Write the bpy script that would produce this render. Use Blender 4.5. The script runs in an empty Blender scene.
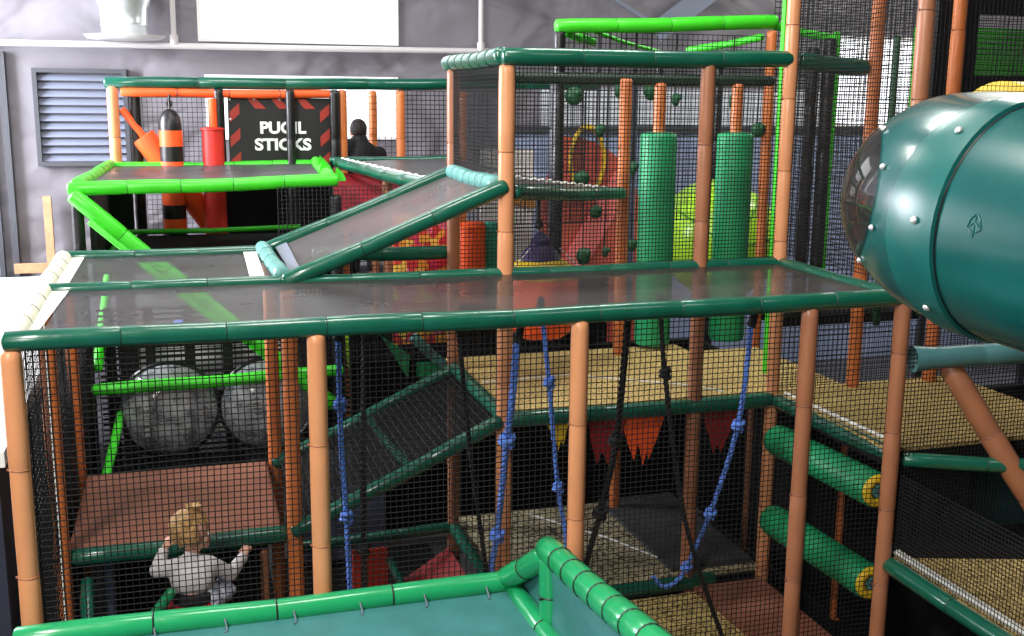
import bpy, bmesh, math, random
from mathutils import Vector, Matrix, noise
random.seed(7)
S = bpy.context.scene
COL = S.collection
ZO = 2.45                      # deck level sits 2.45 m above the hall floor
PI = math.pi
V = lambda x, y, z: Vector((x, y, z + ZO))

# ------------------------------------------------------------------ materials
def lin(c):
    return tuple(((v/255)/12.92 if v/255 <= .04045 else ((v/255+.055)/1.055)**2.4) for v in c)
def pm(name, rgb, rough=.5, metal=0, spec=.5, var=.0, vscale=6, bump=0, bscale=40, coat=0, emit=0, rgb2=None):
    m = bpy.data.materials.new(name); m.use_nodes = True
    nt = m.node_tree; b = nt.nodes['Principled BSDF']
    c = lin(rgb) + (1,)
    b.inputs['Base Color'].default_value = c
    b.inputs['Roughness'].default_value = rough
    b.inputs['Metallic'].default_value = metal
    b.inputs['Specular IOR Level'].default_value = spec
    b.inputs['Coat Weight'].default_value = coat
    b.inputs['Coat Roughness'].default_value = .15
    tc = nt.nodes.new('ShaderNodeTexCoord')
    if var or rgb2:
        n = nt.nodes.new('ShaderNodeTexNoise'); n.inputs['Scale'].default_value = vscale
        n.inputs['Detail'].default_value = 6; n.inputs['Roughness'].default_value = .65
        nt.links.new(tc.outputs['Object'], n.inputs['Vector'])
        r = nt.nodes.new('ShaderNodeValToRGB')
        r.color_ramp.elements[0].position = .35; r.color_ramp.elements[1].position = .65
        c2 = lin(rgb2) + (1,) if rgb2 else tuple(min(1, v*(1+var)) for v in c[:3]) + (1,)
        c1 = c if rgb2 else tuple(v*(1-var) for v in c[:3]) + (1,)
        r.color_ramp.elements[0].color = c1; r.color_ramp.elements[1].color = c2
        nt.links.new(n.outputs['Fac'], r.inputs['Fac']); nt.links.new(r.outputs['Color'], b.inputs['Base Color'])
    if bump:
        n2 = nt.nodes.new('ShaderNodeTexNoise'); n2.inputs['Scale'].default_value = bscale; n2.inputs['Detail'].default_value = 4
        nt.links.new(tc.outputs['Object'], n2.inputs['Vector'])
        bp = nt.nodes.new('ShaderNodeBump'); bp.inputs['Strength'].default_value = bump; bp.inputs['Distance'].default_value = .02
        nt.links.new(n2.outputs['Fac'], bp.inputs['Height']); nt.links.new(bp.outputs['Normal'], b.inputs['Normal'])
    if emit:
        b.inputs['Emission Color'].default_value = c; b.inputs['Emission Strength'].default_value = emit
    return m
def mesh_fabric(name, rgb, through, rough=.4, spec=.5):
    m = pm(name, rgb, rough, spec=spec); nt = m.node_tree
    b = nt.nodes['Principled BSDF']; o = nt.nodes['Material Output']
    t = nt.nodes.new('ShaderNodeBsdfTransparent'); mx = nt.nodes.new('ShaderNodeMixShader')
    tc = nt.nodes.new('ShaderNodeTexCoord'); n = nt.nodes.new('ShaderNodeTexNoise')
    n.inputs['Scale'].default_value = 3; n.inputs['Detail'].default_value = 3
    nt.links.new(tc.outputs['Object'], n.inputs['Vector'])
    mr = nt.nodes.new('ShaderNodeMapRange'); mr.inputs['From Min'].default_value = .3; mr.inputs['From Max'].default_value = .7
    mr.inputs['To Min'].default_value = 1-through-.07; mr.inputs['To Max'].default_value = 1-through+.07
    nt.links.new(n.outputs['Fac'], mr.inputs['Value']); nt.links.new(mr.outputs['Result'], mx.inputs['Fac'])
    nt.links.new(t.outputs[0], mx.inputs[1]); nt.links.new(b.outputs[0], mx.inputs[2])
    nt.links.new(mx.outputs[0], o.inputs['Surface'])
    return m
def clear(name, rgb, through=.55, rough=.08, glint_rgb=None):
    m = pm(name, rgb, rough, spec=.8, rgb2=glint_rgb, vscale=8); nt = m.node_tree
    b = nt.nodes['Principled BSDF']; o = nt.nodes['Material Output']
    t = nt.nodes.new('ShaderNodeBsdfTransparent'); mx = nt.nodes.new('ShaderNodeMixShader'); mx.inputs['Fac'].default_value = 1-through
    nt.links.new(t.outputs[0], mx.inputs[1]); nt.links.new(b.outputs[0], mx.inputs[2]); nt.links.new(mx.outputs[0], o.inputs['Surface'])
    return m
def carpet(name, a, b2, scale=70):
    m = pm(name, a, .85, spec=.2, bump=.5, bscale=90); nt = m.node_tree; b = nt.nodes['Principled BSDF']
    tc = nt.nodes.new('ShaderNodeTexCoord'); n = nt.nodes.new('ShaderNodeTexNoise'); n.inputs['Scale'].default_value = scale; n.inputs['Detail'].default_value = 2
    r = nt.nodes.new('ShaderNodeValToRGB'); r.color_ramp.elements[0].position = .38; r.color_ramp.elements[1].position = .55
    r.color_ramp.elements[0].color = lin(b2)+(1,); r.color_ramp.elements[1].color = lin(a)+(1,)
    nt.links.new(tc.outputs['Object'], n.inputs['Vector']); nt.links.new(n.outputs['Fac'], r.inputs['Fac']); nt.links.new(r.outputs['Color'], b.inputs['Base Color'])
    return m
def patchwork(name, cols, scale):
    m = pm(name, (200,100,60), .6); nt = m.node_tree; b = nt.nodes['Principled BSDF']
    tc = nt.nodes.new('ShaderNodeTexCoord'); vo = nt.nodes.new('ShaderNodeTexVoronoi'); vo.inputs['Scale'].default_value = scale
    vo.distance = 'CHEBYCHEV'
    r = nt.nodes.new('ShaderNodeValToRGB'); r.color_ramp.interpolation = 'CONSTANT'
    while len(r.color_ramp.elements) < len(cols): r.color_ramp.elements.new(.5)
    for i, c in enumerate(cols):
        r.color_ramp.elements[i].position = i/len(cols); r.color_ramp.elements[i].color = lin(c)+(1,)
    sx = nt.nodes.new('ShaderNodeSeparateColor')
    nt.links.new(tc.outputs['Object'], vo.inputs['Vector']); nt.links.new(vo.outputs['Color'], sx.inputs[0])
    nt.links.new(sx.outputs[0], r.inputs['Fac']); nt.links.new(r.outputs['Color'], b.inputs['Base Color'])
    return m
def quilt(name, rgb):
    m = pm(name, rgb, .55, spec=.35, var=.08, vscale=1.5); nt = m.node_tree; b = nt.nodes['Principled BSDF']
    tc = nt.nodes.new('ShaderNodeTexCoord'); mp = nt.nodes.new('ShaderNodeMapping'); mp.inputs['Rotation'].default_value = (0,.8,0); mp.inputs['Scale'].default_value = (.8,1,1.3)
    n = nt.nodes.new('ShaderNodeTexNoise'); n.inputs['Scale'].default_value = 1.1; n.inputs['Detail'].default_value = 2.5; n.inputs['Distortion'].default_value = .5
    bp = nt.nodes.new('ShaderNodeBump'); bp.inputs['Strength'].default_value = .8; bp.inputs['Distance'].default_value = .3
    nt.links.new(tc.outputs['Object'], mp.inputs[0]); nt.links.new(mp.outputs[0], n.inputs['Vector']); nt.links.new(n.outputs['Fac'], bp.inputs['Height']); nt.links.new(bp.outputs['Normal'], b.inputs['Normal'])
    return m

GREEN = pm('green_vinyl', (9,84,65), .28, var=.12, bump=.12, bscale=18, coat=.3)
TEALRAIL = pm('teal_vinyl', (86,144,138), .4, var=.12, bump=.2, bscale=25)
MINT = pm('mint_green_vinyl', (26,152,92), .28, var=.06, bump=.1, bscale=20, coat=.4)
LIME = pm('lime_vinyl', (62,208,38), .4, var=.08, bump=.1, bscale=20)
CREAM = pm('cream_vinyl', (226,226,208), .5, var=.06, bump=.2, bscale=15)
TAN = pm('tan_vinyl', (208,142,98), .36, var=.06, vscale=4, bump=.1, bscale=14)
AMBER = pm('amber_vinyl', (196,110,56), .45, var=.08, vscale=4, bump=.1, bscale=14)
ROSE = pm('rosy_brown_vinyl', (154,100,70), .42, var=.08, vscale=4, bump=.1, bscale=14)
BROWN = pm('brown_vinyl', (140,88,70), .5, var=.08, vscale=3, bump=.15, bscale=6)
BLACKV = pm('black_vinyl', (17,17,20), .4, var=.2, bump=.2, bscale=12)
BLACKMAT = pm('black_mat', (13,13,15), .8, spec=.2, var=.2)
NAVY = pm('navy_mat', (40,46,62), .7, var=.1)
SLATE = pm('slate_blue_mat', (88,100,128), .7, var=.1)
NET = pm('black_net_cord', (15,15,17), .7, spec=.3)
LACE = pm('white_lacing_cord', (225,225,220), .7)
TIE = pm('black_cable_tie', (22,26,24), .5)
DECK = mesh_fabric('black_mesh_fabric', (56,52,53), .36, .46, .7)
RAMPMESH = mesh_fabric('black_ramp_mesh', (92,86,87), .36, .5)
DARKMESH = mesh_fabric('dark_net_fabric', (10,10,12), .25, .7, .2)
LIMEMESH = mesh_fabric('grey_mesh_fabric', (70,70,72), .12, .4)
TANC = carpet('tan_carpet', (212,186,122), (104,86,46))
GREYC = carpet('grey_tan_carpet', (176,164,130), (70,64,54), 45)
BLUE = pm('blue_rope', (98,142,240), .7, var=.25, vscale=60)
BLACKROPE = pm('black_rope', (18,18,20), .75)
SLIDE = pm('teal_green_plastic', (6,78,76), .27, var=.12, vscale=3, coat=.5)
SLIDERIM = pm('teal_rim_plastic', (14,88,84), .32, var=.1)
TEALVINYL = pm('teal_sheet_vinyl', (62,122,122), .36, var=.1, vscale=5, bump=.25, bscale=5)
ORANGE = pm('orange_foam', (250,92,34), .5, var=.06)
RED = pm('red_foam', (214,44,36), .5, var=.06)
DKRED = pm('dark_red_vinyl', (140,30,30), .5, var=.1)
YELLOW = pm('yellow_foam', (228,190,34), .5, var=.05)
PURPLE = pm('purple_fabric', (44,30,82), .6)
GREENFOAM = pm('green_foam_roller', (18,144,90), .5, var=.04)
WHITE = pm('white_paint', (232,232,230), .5)
SIGNW = pm('sign_white', (240,240,240), .6)
SIGNB = pm('sign_black', (24,22,24), .5)
SIGNR = pm('sign_red', (160,46,36), .5)
STEEL = pm('galvanized_steel', (214,218,220), .32, metal=.65, var=.1, vscale=9)
GREYMETAL = pm('grey_painted_metal', (116,122,138), .4)
DKMETAL = pm('dark_metal_frame', (60,62,68), .5)
PIPEM = pm('pale_pipe_paint', (200,196,196), .4)
WOOD = pm('raw_timber', (178,134,98), .7, var=.15, vscale=12)
BOLT = pm('zinc_bolt', (225,225,225), .3, metal=.6)
WALLM = quilt('grey_quilted_insulation', (112,109,115))
CEILM = pm('grey_ceiling', (120,120,124), .8)
FLOORM = pm('hall_floor', (70,70,74), .6, var=.1)
LIMEBALL = pm('lime_plastic', (168,222,50), .3)
CLEAR = clear('clear_dome_acrylic', (96,102,108), .5, .03, (228,232,236))  # pale noise blotches are light reflections painted into the dome colour
TINT = clear('tinted_window_acrylic', (44,34,32), .3, .05)
MURAL = patchwork('patchwork_print', [(232,70,60),(244,170,60),(230,60,110),(250,210,90),(210,50,60),(240,120,150)], 16)
SKIN = pm('skin', (232,176,150), .5)
HAIRM = pm('blond_hair', (178,128,72), .55, rgb2=(226,184,120), vscale=55, bump=.6, bscale=110)
DKHAIR = pm('dark_hair', (34,26,24), .6, bump=.5, bscale=80)
SHIRT = pm('pale_grey_knit', (212,208,210), .9, var=.12, vscale=70, bump=.3, bscale=60)
REDCLOTH = pm('red_trousers', (176,20,44), .8)
BLACKCLOTH = pm('black_cloth', (20,20,24), .85)
SCARF = pm('blue_grey_print', (110,116,134), .8, rgb2=(200,206,220), vscale=40)
TIES = {}
for _m, _c in ((TAN,(150,92,58)),(AMBER,(140,74,34)),(ROSE,(122,76,62)),(GREEN,(8,52,36)),(LIME,(30,110,24)),(CREAM,(120,120,108)),(TEALRAIL,(60,104,98)),(BLACKV,(10,10,12))):
    TIES[_m.name] = pm('tie_on_'+_m.name, _c, .5)
def glow(name, strength, rgb=(255,255,255)):
    m = bpy.data.materials.new(name); m.use_nodes = True; nt = m.node_tree
    nt.nodes.remove(nt.nodes['Principled BSDF']); e = nt.nodes.new('ShaderNodeEmission')
    e.inputs[0].default_value = lin(rgb)+(1,); e.inputs[1].default_value = strength
    nt.links.new(e.outputs[0], nt.nodes['Material Output'].inputs[0]); return m
SKYPANE = glow('daylit_pane', 3.0, (250,252,255))

# ------------------------------------------------------------------ mesh building
class MB:
    def __init__(self): self.v = []; self.f = []
    def grid(self, rows, close=False, flip=False):
        n = len(rows[0]); o = len(self.v)
        for r in rows: self.v += r
        m = n if close else n-1
        for i in range(len(rows)-1):
            for j in range(m):
                a = o+i*n+j; b = o+i*n+(j+1) % n; c = o+(i+1)*n+(j+1) % n; d = o+(i+1)*n+j
                self.f.append((d,c,b,a) if flip else (a,b,c,d))
        return o
    def sweep(self, pts, rad, seg=10, cap=True, up=None):
        """round tube along pts; rad number or list"""
        n = len(pts); R = rad if isinstance(rad, (list, tuple)) else [rad]*n
        t0 = (pts[1]-pts[0]).normalized()
        a = up or (Vector((0,0,1)) if abs(t0.z) < .9 else Vector((1,0,0)))
        x = t0.cross(a).normalized(); rows = []
        for i in range(n):
            t = (pts[min(i+1,n-1)]-pts[max(i-1,0)])
            t = t.normalized() if t.length > 1e-9 else t0
            x = (x - t*x.dot(t)).normalized(); y = t.cross(x)
            rows.append([pts[i]+(x*math.cos(k*2*PI/seg)+y*math.sin(k*2*PI/seg))*R[i] for k in range(seg)])
        o = self.grid(rows, True)
        if cap:
            self.f.append(tuple(o+k for k in range(seg))[::-1])
            self.f.append(tuple(o+(n-1)*seg+k for k in range(seg)))
        return self
    def lathe(self, prof, base, axis=Vector((0,0,1)), seg=20, cap=True):
        """prof [(r, h)] along axis from base"""
        axis = axis.normalized()
        pts = [base+axis*h for r, h in prof]
        a = Vector((0,0,1)) if abs(axis.z) < .9 else Vector((1,0,0))
        x = axis.cross(a).normalized(); y = axis.cross(x)
        rows = [[p+(x*math.cos(k*2*PI/seg)+y*math.sin(k*2*PI/seg))*max(r,1e-4) for k in range(seg)] for p, (r, h) in zip(pts, prof)]
        o = self.grid(rows, True)
        if cap:
            self.f.append(tuple(o+k for k in range(seg))[::-1]); self.f.append(tuple(o+(len(prof)-1)*seg+k for k in range(seg)))
        return self
    def box(self, lo, hi):
        o = len(self.v)
        self.v += [Vector((x,y,z)) for z in (lo.z,hi.z) for y in (lo.y,hi.y) for x in (lo.x,hi.x)]
        self.f += [tuple(o+i for i in q) for q in ((0,2,3,1),(4,5,7,6),(0,1,5,4),(2,6,7,3),(0,4,6,2),(1,3,7,5))]
        return self
    def prism(self, poly, d):
        """closed polygon (list of Vector) extruded by vector d"""
        o = len(self.v); n = len(poly); self.v += poly + [p+d for p in poly]
        self.f.append(tuple(o+i for i in range(n))[::-1]); self.f.append(tuple(o+n+i for i in range(n)))
        for i in range(n): self.f.append((o+i, o+(i+1) % n, o+n+(i+1) % n, o+n+i))
        return self
    def ball(self, c, r, seg=14, rings=9, sc=(1,1,1)):
        rows = []
        for i in range(rings+1):
            th = PI*(.001+.998*i/rings)
            rows.append([c+Vector((sc[0]*r*math.sin(th)*math.cos(k*2*PI/seg), sc[1]*r*math.sin(th)*math.sin(k*2*PI/seg), -sc[2]*r*math.cos(th))) for k in range(seg)])
        o = self.grid(rows, True)
        self.f.append(tuple(o+k for k in range(seg))[::-1]); self.f.append(tuple(o+rings*seg+k for k in range(seg)))
        return self
    def torus(self, c, axis, R, r, seg=18, ts=6, sx=1):
        axis = axis.normalized(); a = Vector((0,0,1)) if abs(axis.z) < .9 else Vector((1,0,0))
        x = axis.cross(a).normalized(); y = axis.cross(x); rows = []
        for i in range(seg+1):
            d = x*math.cos(i*2*PI/seg)*sx+y*math.sin(i*2*PI/seg)
            rows.append([c+d*(R+r*math.cos(k*2*PI/ts))+axis*r*math.sin(k*2*PI/ts) for k in range(ts)])
        self.grid(rows, True, True); return self
    def capsule(self, a, b, ra, rb, seg=14):
        d = b-a; L = d.length; d = d.normalized() if L > 1e-6 else Vector((0,0,1))
        prof = [(ra*math.cos(t), -ra*math.sin(t)) for t in [PI/2*k/5*.999 for k in range(5,-1,-1)]]
        prof += [(rb*math.cos(t), L+rb*math.sin(t)) for t in [PI/2*k/5*.999 for k in range(0,6)]]
        return self.lathe(prof, a, d, seg)
    def build(self, name, mat, parent=None, smooth=True, origin=None):
        me = bpy.data.meshes.new(name)
        if parent is not None:
            o3 = root_loc(parent)
        elif origin is not None: o3 = origin
        else:
            xs = [v.x for v in self.v]; ys = [v.y for v in self.v]; zs = [v.z for v in self.v]
            o3 = Vector(((min(xs)+max(xs))/2, (min(ys)+max(ys))/2, min(zs)))
        me.from_pydata([tuple(v-o3) for v in self.v], [], self.f); me.update()
        if smooth:
            me.polygons.foreach_set('use_smooth', [True]*len(me.polygons))
            try: me.set_sharp_from_angle(angle=math.radians(48))
            except Exception: pass
        me.materials.append(mat)
        o = bpy.data.objects.new(name, me); COL.objects.link(o)
        if parent is not None: o.parent = parent
        else: o.location = o3
        return o
def root_loc(o):
    while o.parent is not None: o = o.parent
    return o.location.copy()
def tag(o, label, cat, group=None):
    o['label'] = label; o['category'] = cat
    if group: o['group'] = group
    return o
def thing(name, loc, label, cat, group=None):
    o = bpy.data.objects.new(name, None); COL.objects.link(o); o.location = loc; o.empty_display_size = .1
    return tag(o, label, cat, group)
def struct(name, mb, mat, parent=None, smooth=False):
    o = mb.build(name, mat, parent, smooth)
    if parent is None: o['kind'] = 'structure'
    return o

# ------------------------------------------------------------------ playground pieces
tie_cache = {}
def tie(parent, c, axis, r, mat=None):
    mat = mat or TIE; fine = mat is not TIE
    key = (round(r, 3), mat.name)
    if key not in tie_cache:
        mb = MB(); mb.torus(Vector((0,0,0)), Vector((0,0,1)), r, .0028 if fine else .0042, 16, 5); mb.box(Vector((r,-.005,-.004)), Vector((r+(.009 if fine else .018),.005,.004)))
        me = bpy.data.meshes.new('cable_tie'); me.from_pydata([tuple(v) for v in mb.v], [], mb.f); me.materials.append(mat); tie_cache[key] = me
    o = bpy.data.objects.new('cable_tie', tie_cache[key]); COL.objects.link(o); o.parent = parent
    q = axis.to_track_quat('Z', 'Y'); o.rotation_euler = q.to_euler()
    o.location = c - root_loc(parent)
    return o
def pad_profile(L, r, seg, ends=(1,1), rnd=None):
    """bamboo-like foam sleeve: slight swelling between the cable-tied joints"""
    rnd = rnd or random
    n = max(1, round(L/seg)); prof = []; joints = []
    e = min(r*.7, L*.1)
    s0 = [(r*.35, 0), (r*.75, e*.12), (r*.95, e*.45)] if ends[0] else [(r*.97, 0)]
    prof += s0
    for i in range(n):
        a = e + (L-2*e)*i/n; b = e + (L-2*e)*(i+1)/n; k = rnd.uniform(.97, 1.03)
        if i: prof += [(r*.93, a), (r*.985*k, a+.012)]; joints.append(a)
        prof += [(r*k, a+(b-a)*.3+.004), (r*k*1.005, a+(b-a)*.7), (r*.985*k, b-.012)]
    prof += [(r*.95, L-e*.45), (r*.75, L-e*.12), (r*.35, L)] if ends[1] else [(r*.97, L)]
    return prof, joints
def rail(parent, p0, p1, r=.042, mat=None, name='rail', seg=.42, ties=True, ends=(1,1), n=14, jit=.012):
    d = p1-p0; L = d.length; prof, joints = pad_profile(L, r, seg, ends)
    u = d.normalized(); mb = MB()
    pts = []; rad = []
    ph = random.uniform(0, 6)
    for rr, h in prof:
        w = math.sin(PI*h/L)
        pts.append(p0+u*h+Vector((0,0,-jit*.6*w*w+jit*.25*math.sin(h*5+ph)*w))); rad.append(rr)
    mb.sweep(pts, rad, n)
    o = mb.build(name, mat or GREEN, parent)
    if ties:
        for h in joints:
            q = p0+u*h; w = math.sin(PI*h/L); q = q+Vector((0,0,-jit*.6*w*w+jit*.25*math.sin(h*5+ph)*w))
            tie(o, q, u, r*.95, TIES.get((mat or GREEN).name))
    return o
def post(x, y, z0, z1, mat, label, group='padded posts of the play frame', r=.043, seg=.45, ties=True, name='padded_post', base=True):
    loc = V(x, y, z0); t = thing(name, loc, label, 'post', group)
    rail(t, V(x,y,z0), V(x,y,z1), r, mat, 'foam_sleeve', seg, ties, n=16, jit=0)
    if base and z0 < -2.3:
        MB().lathe([(.075,0),(.075,.012),(.03,.014),(.03,.03)], V(x,y,z0-.0), seg=16).build('base_plate', DKMETAL, t)
    return t
def sheet(corners, n, m, sag=0.0, wr=.004, seed=0):
    """bilinear cloth patch through 4 corners p00,p10,p11,p01"""
    a,b,c,d = corners; rows = []
    nn = (b-a).cross(d-a).normalized()
    for i in range(n+1):
        s = i/n; r = []
        for j in range(m+1):
            t = j/m
            p = a*(1-s)*(1-t)+b*s*(1-t)+c*s*t+d*(1-s)*t
            k = 16*s*(1-s)*t*(1-t)
            r.append(p+Vector((0,0,-sag*k))+nn*wr*noise.noise(Vector((p.x*5+seed,p.y*5,p.z*5)))*min(1,k*4))
        rows.append(r)
    mb = MB(); mb.grid(rows, False); return mb
def net_mb(P, U, W, cell=.028, th=.0044, wob=.006, mb=None):
    """real net: crossing square cords in the patch P + sU + tW"""
    mb = mb or MB(); nn = U.cross(W).normalized(); lu = U.length; lw = W.length; u = U/lu; w = W/lw
    def f(a, b):
        q = P+u*a+w*b
        e = min(1, 6*min(a, lu-a)/lu+.001, 6*min(b, lw-b)/lw+.001)
        return q+(nn*noise.noise(q*1.6)*2.2+u*noise.noise(q*2.3+Vector((9,0,0)))*1.2+w*noise.noise(q*2.1+Vector((0,7,0)))*1.2)*wob*e
    for A, B, fn, s in ((lu, lw, lambda i, j: f(i, j), u), (lw, lu, lambda i, j: f(j, i), w)):
        k = max(1, round(A/cell)); segs = max(2, round(B/.16))
        for i in range(k+1):
            rows = []
            for j in range(segs+1):
                c = fn(A*i/k, B*j/segs); h = th/2
                rows.append([c+s*h, c+nn*h, c-s*h, c-nn*h])
            mb.grid(rows, True)
    return mb
def net(P, U, W, label, group='black safety nets', cell=.028, th=.0044, cord=None, wob=.006, cordr=.007):
    mb = net_mb(P, U, W, cell, th, wob)
    o = mb.build('safety_net', NET, smooth=False); tag(o, label, 'net', group)
    if cord:
        pts = [P, P+U, P+U+W, P+W, P]; m2 = MB()
        for i in range(4): m2.sweep([pts[i], pts[i+1]], cordr, 6)
        m2.build('edge_cord', cord, o, origin=None)
    return o
def rope(pts, r, mat, label, knots, group, strap=None):
    # smooth the path
    P = []
    for i in range(len(pts)-1):
        p0 = pts[max(i-1,0)]; p1 = pts[i]; p2 = pts[i+1]; p3 = pts[min(i+2,len(pts)-1)]
        k = max(2, int((p2-p1).length/.018))
        for j in range(k):
            t = j/k
            P.append(.5*((2*p1)+(p2-p0)*t+(2*p0-5*p1+4*p2-p3)*t*t+(3*p1-p0-3*p2+p3)*t**3))
    P.append(pts[-1])
    t = thing('climbing_rope', pts[-1].copy(), label, 'rope', group)
    mb = MB()
    for s in range(3):
        q = []; L = 0
        for i, p in enumerate(P):
            d = (P[min(i+1,len(P)-1)]-P[max(i-1,0)]).normalized()
            if i: L += (p-P[i-1]).length
            a = d.cross(Vector((0,1,0.01))).normalized(); b = d.cross(a)
            an = L/(r*7.5)*2*PI+s*2*PI/3
            q.append(p+(a*math.cos(an)+b*math.sin(an))*r*.55)
        mb.sweep(q, r*.55, 6)
    mb.build('rope_strand', mat, t)
    for kp in knots:
        i = min(range(len(P)), key=lambda i: (P[i]-kp).length); c = P[i]
        d = (P[min(i+1,len(P)-1)]-P[max(i-1,0)]).normalized(); a = d.cross(Vector((0,1,0.01))).normalized(); b = d.cross(a)
        km = MB(); q = []
        for k in range(31):
            an = k/30*2*PI*2.2; h = (k/30-.5)*r*3.6; rr = r*(1.5+.25*math.sin(an*1.5))
            q.append(c+d*h+(a*math.cos(an)+b*math.sin(an))*rr)
        km.sweep(q, r*.85, 8); km.ball(c, r*1.45, 10, 7)
        km.sweep([c+a*r*1.2, c+a*r*2.6-d*r*.6], r*.7, 8)
        km.build('knot', mat, t)
    if strap:
        sm = MB(); p = pts[0]
        sm.sweep([strap, strap.lerp(p, .5)+Vector((.004,0,0)), p+Vector((0,0,-.03))], [.014,.02,.026], 8)
        sm.build('strap', BLACKROPE, t)
    return t
def rotmap(fn, mb): mb.v = [fn(v) for v in mb.v]; return mb

# ================================================================== SETTING
mb = MB(); mb.box(V(-4.6,-7.5,-2.55), V(13.2,8.2,-2.45)); struct('floor', mb, FLOORM)
mb = MB(); mb.box(V(-4.6,-7.5,4.4), V(13.2,8.2,4.5)); struct('ceiling', mb, CEILM)
# back wall with openings for the two left windows and the right one
def wall_with_holes(x0, x1, z0, z1, y, holes, th=.15):
    xs = sorted({x0,x1,*[h[0] for h in holes],*[h[1] for h in holes]}); zs = sorted({z0,z1,*[h[2] for h in holes],*[h[3] for h in holes]})
    mb = MB()
    for i in range(len(xs)-1):
        for j in range(len(zs)-1):
            cx = (xs[i]+xs[i+1])/2; cz = (zs[j]+zs[j+1])/2
            if any(h[0] < cx < h[1] and h[2] < cz < h[3] for h in holes): continue
            mb.box(V(xs[i],y,zs[j]), V(xs[i+1],y+th,zs[j+1]))
    return mb
H = [(.99,3.18,1.55,3.6),(1.04,3.17,.5,1.2),(8.75,11.5,.66,1.8)]
struct('wall_back', wall_with_holes(-4.6,13.2,-2.45,4.4,8,H), WALLM)
for i, h in enumerate(H):
    w = MB(); x0,x1,z0,z1 = h; f = .035
    for a,b in ((V(x0,7.97,z0),V(x1,8.1,z0+f)),(V(x0,7.97,z1-f),V(x1,8.1,z1)),(V(x0,7.97,z0+f),V(x0+f,8.1,z1-f)),(V(x1-f,7.97,z0+f),V(x1,8.1,z1-f))): w.box(a,b)
    wo = struct('window_%d' % (i+1), w, WHITE)
    MB().box(V(x0+f,8.06,z0+f), V(x1-f,8.07,z1-f)).build('pane', SKYPANE, wo, False)
struct('wall_left', MB().box(V(-4.75,-7.5,-2.45), V(-4.6,8,4.4)), WALLM)
struct('wall_right', MB().box(V(13.2,-7.5,-2.45), V(13.35,8,4.4)), WALLM)
struct('wall_front', MB().box(V(-4.6,-7.65,-2.45), V(13.2,-7.5,4.4)), WALLM)
WHITEWALL = pm('white_metal_cladding', (196,200,208), .5, var=.05)
BLUEPAD = pm('blue_grey_wall_padding', (136,148,178), .65, var=.15, vscale=2)
struct('trim_1', MB().box(V(4.45,7.95,-2.45), V(13.2,8,.56)), BLUEPAD)
struct('trim_2', MB().box(V(4.9,7.95,.66), V(8.7,8,1.1)), WHITEWALL)
struct('trim_3', MB().box(V(4.45,7.93,.56), V(13.2,8,.66)), DKMETAL)
struct('trim_4', MB().box(V(-1.0,7.9,-2.45), V(-.94,8,1.4)).box(V(-1.14,7.93,-2.45), V(-1.09,8,1.4)), DKMETAL)

# wall fittings
t = thing('louvre_vent', V(-.22,7.9,.23), 'grey metal louvre vent with horizontal slats set in the left wall', 'vent')
m = MB(); x0,x1,z0,z1 = -.69,.24,.23,1.24; f=.045
for a,b in ((V(x0,7.9,z0),V(x1,8,z0+f)),(V(x0,7.9,z1-f),V(x1,8,z1)),(V(x0,7.9,z0+f),V(x0+f,8,z1-f)),(V(x1-f,7.9,z0+f),V(x1,8,z1-f))): m.box(a,b)
m.build('frame', DKMETAL, t, False)
for i in range(11):
    z = z0+f+(z1-z0-2*f)*i/11; h=(z1-z0-2*f)/11
    MB().prism([V(x0+f,7.925,z+.004),V(x0+f,7.985,z+h*.85),V(x0+f,7.995,z+h*.85),V(x0+f,7.935,z+.004)], Vector((x1-x0-2*f,0,0))).build('slat', GREYMETAL, t, False)
t = thing('ventilation_duct', V(.26,7.55,1.5), 'shiny round galvanized duct ending in a wide collar at upper left', 'duct')
MB().lathe([(.225,0),(.225,.1),(.235,.11),(.225,.13),(.235,.28),(.285,.42),(.29,.62),(.298,.64),(.29,.66),(.29,1.2),(.298,1.22),(.29,1.24),(.29,2.8)], V(.26,7.55,1.56), seg=28).build('duct_tube', STEEL, t)
MB().lathe([(.2,0),(.36,.012),(.4,.05),(.24,.06)], V(.26,7.55,1.52), seg=28).build('collar', WHITE, t)
t = thing('sprinkler_pipe', V(2,7.75,1.49), 'long thin pale pipe running level along the back wall', 'pipe')
MB().sweep([V(-4.5,7.8,1.47),V(2,7.8,1.49),V(8.5,7.8,1.53)], .034, 10).build('main_pipe', PIPEM, t)
for x in (.74,4.1): 
    MB().sweep([V(x,7.8,1.5),V(x,7.8,4.3)], .028, 8).build('riser', PIPEM, t)
    MB().lathe([(.045,0),(.045,.1)], V(x,7.8,1.5), seg=10).build('coupling', PIPEM, t)
t = thing('timber_frame', V(-.7,7.85,-2.45), 'bare timber upright and crosspiece against the pale left wall', 'timber')
MB().box(V(-.66,7.8,-2.45), V(-.58,7.88,-.08)).build('upright', WOOD, t, False)
MB().box(V(-.98,7.76,-.88), V(-.5,7.8,-.78)).build('crosspiece', WOOD, t, False)
for i,(a,b,l) in enumerate(((V(1.31,7.6,4.4),V(6.35,7.6,1.75),'thin grey steel brace slanting down toward the lime rail'),(V(6.15,7.5,1.75),V(9.86,7.5,4.4),'wide pale steel rafter rising above the lime rail'))):
    m = MB(); d=(b-a).normalized(); nn = Vector((d.z,0,-d.x))*(.02 if i==0 else .12); m.prism([a-nn,b-nn,b+nn,a+nn], Vector((0,.05,0)))
    tag(m.build('steel_brace', GREYMETAL, smooth=False), l, 'beam')
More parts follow.
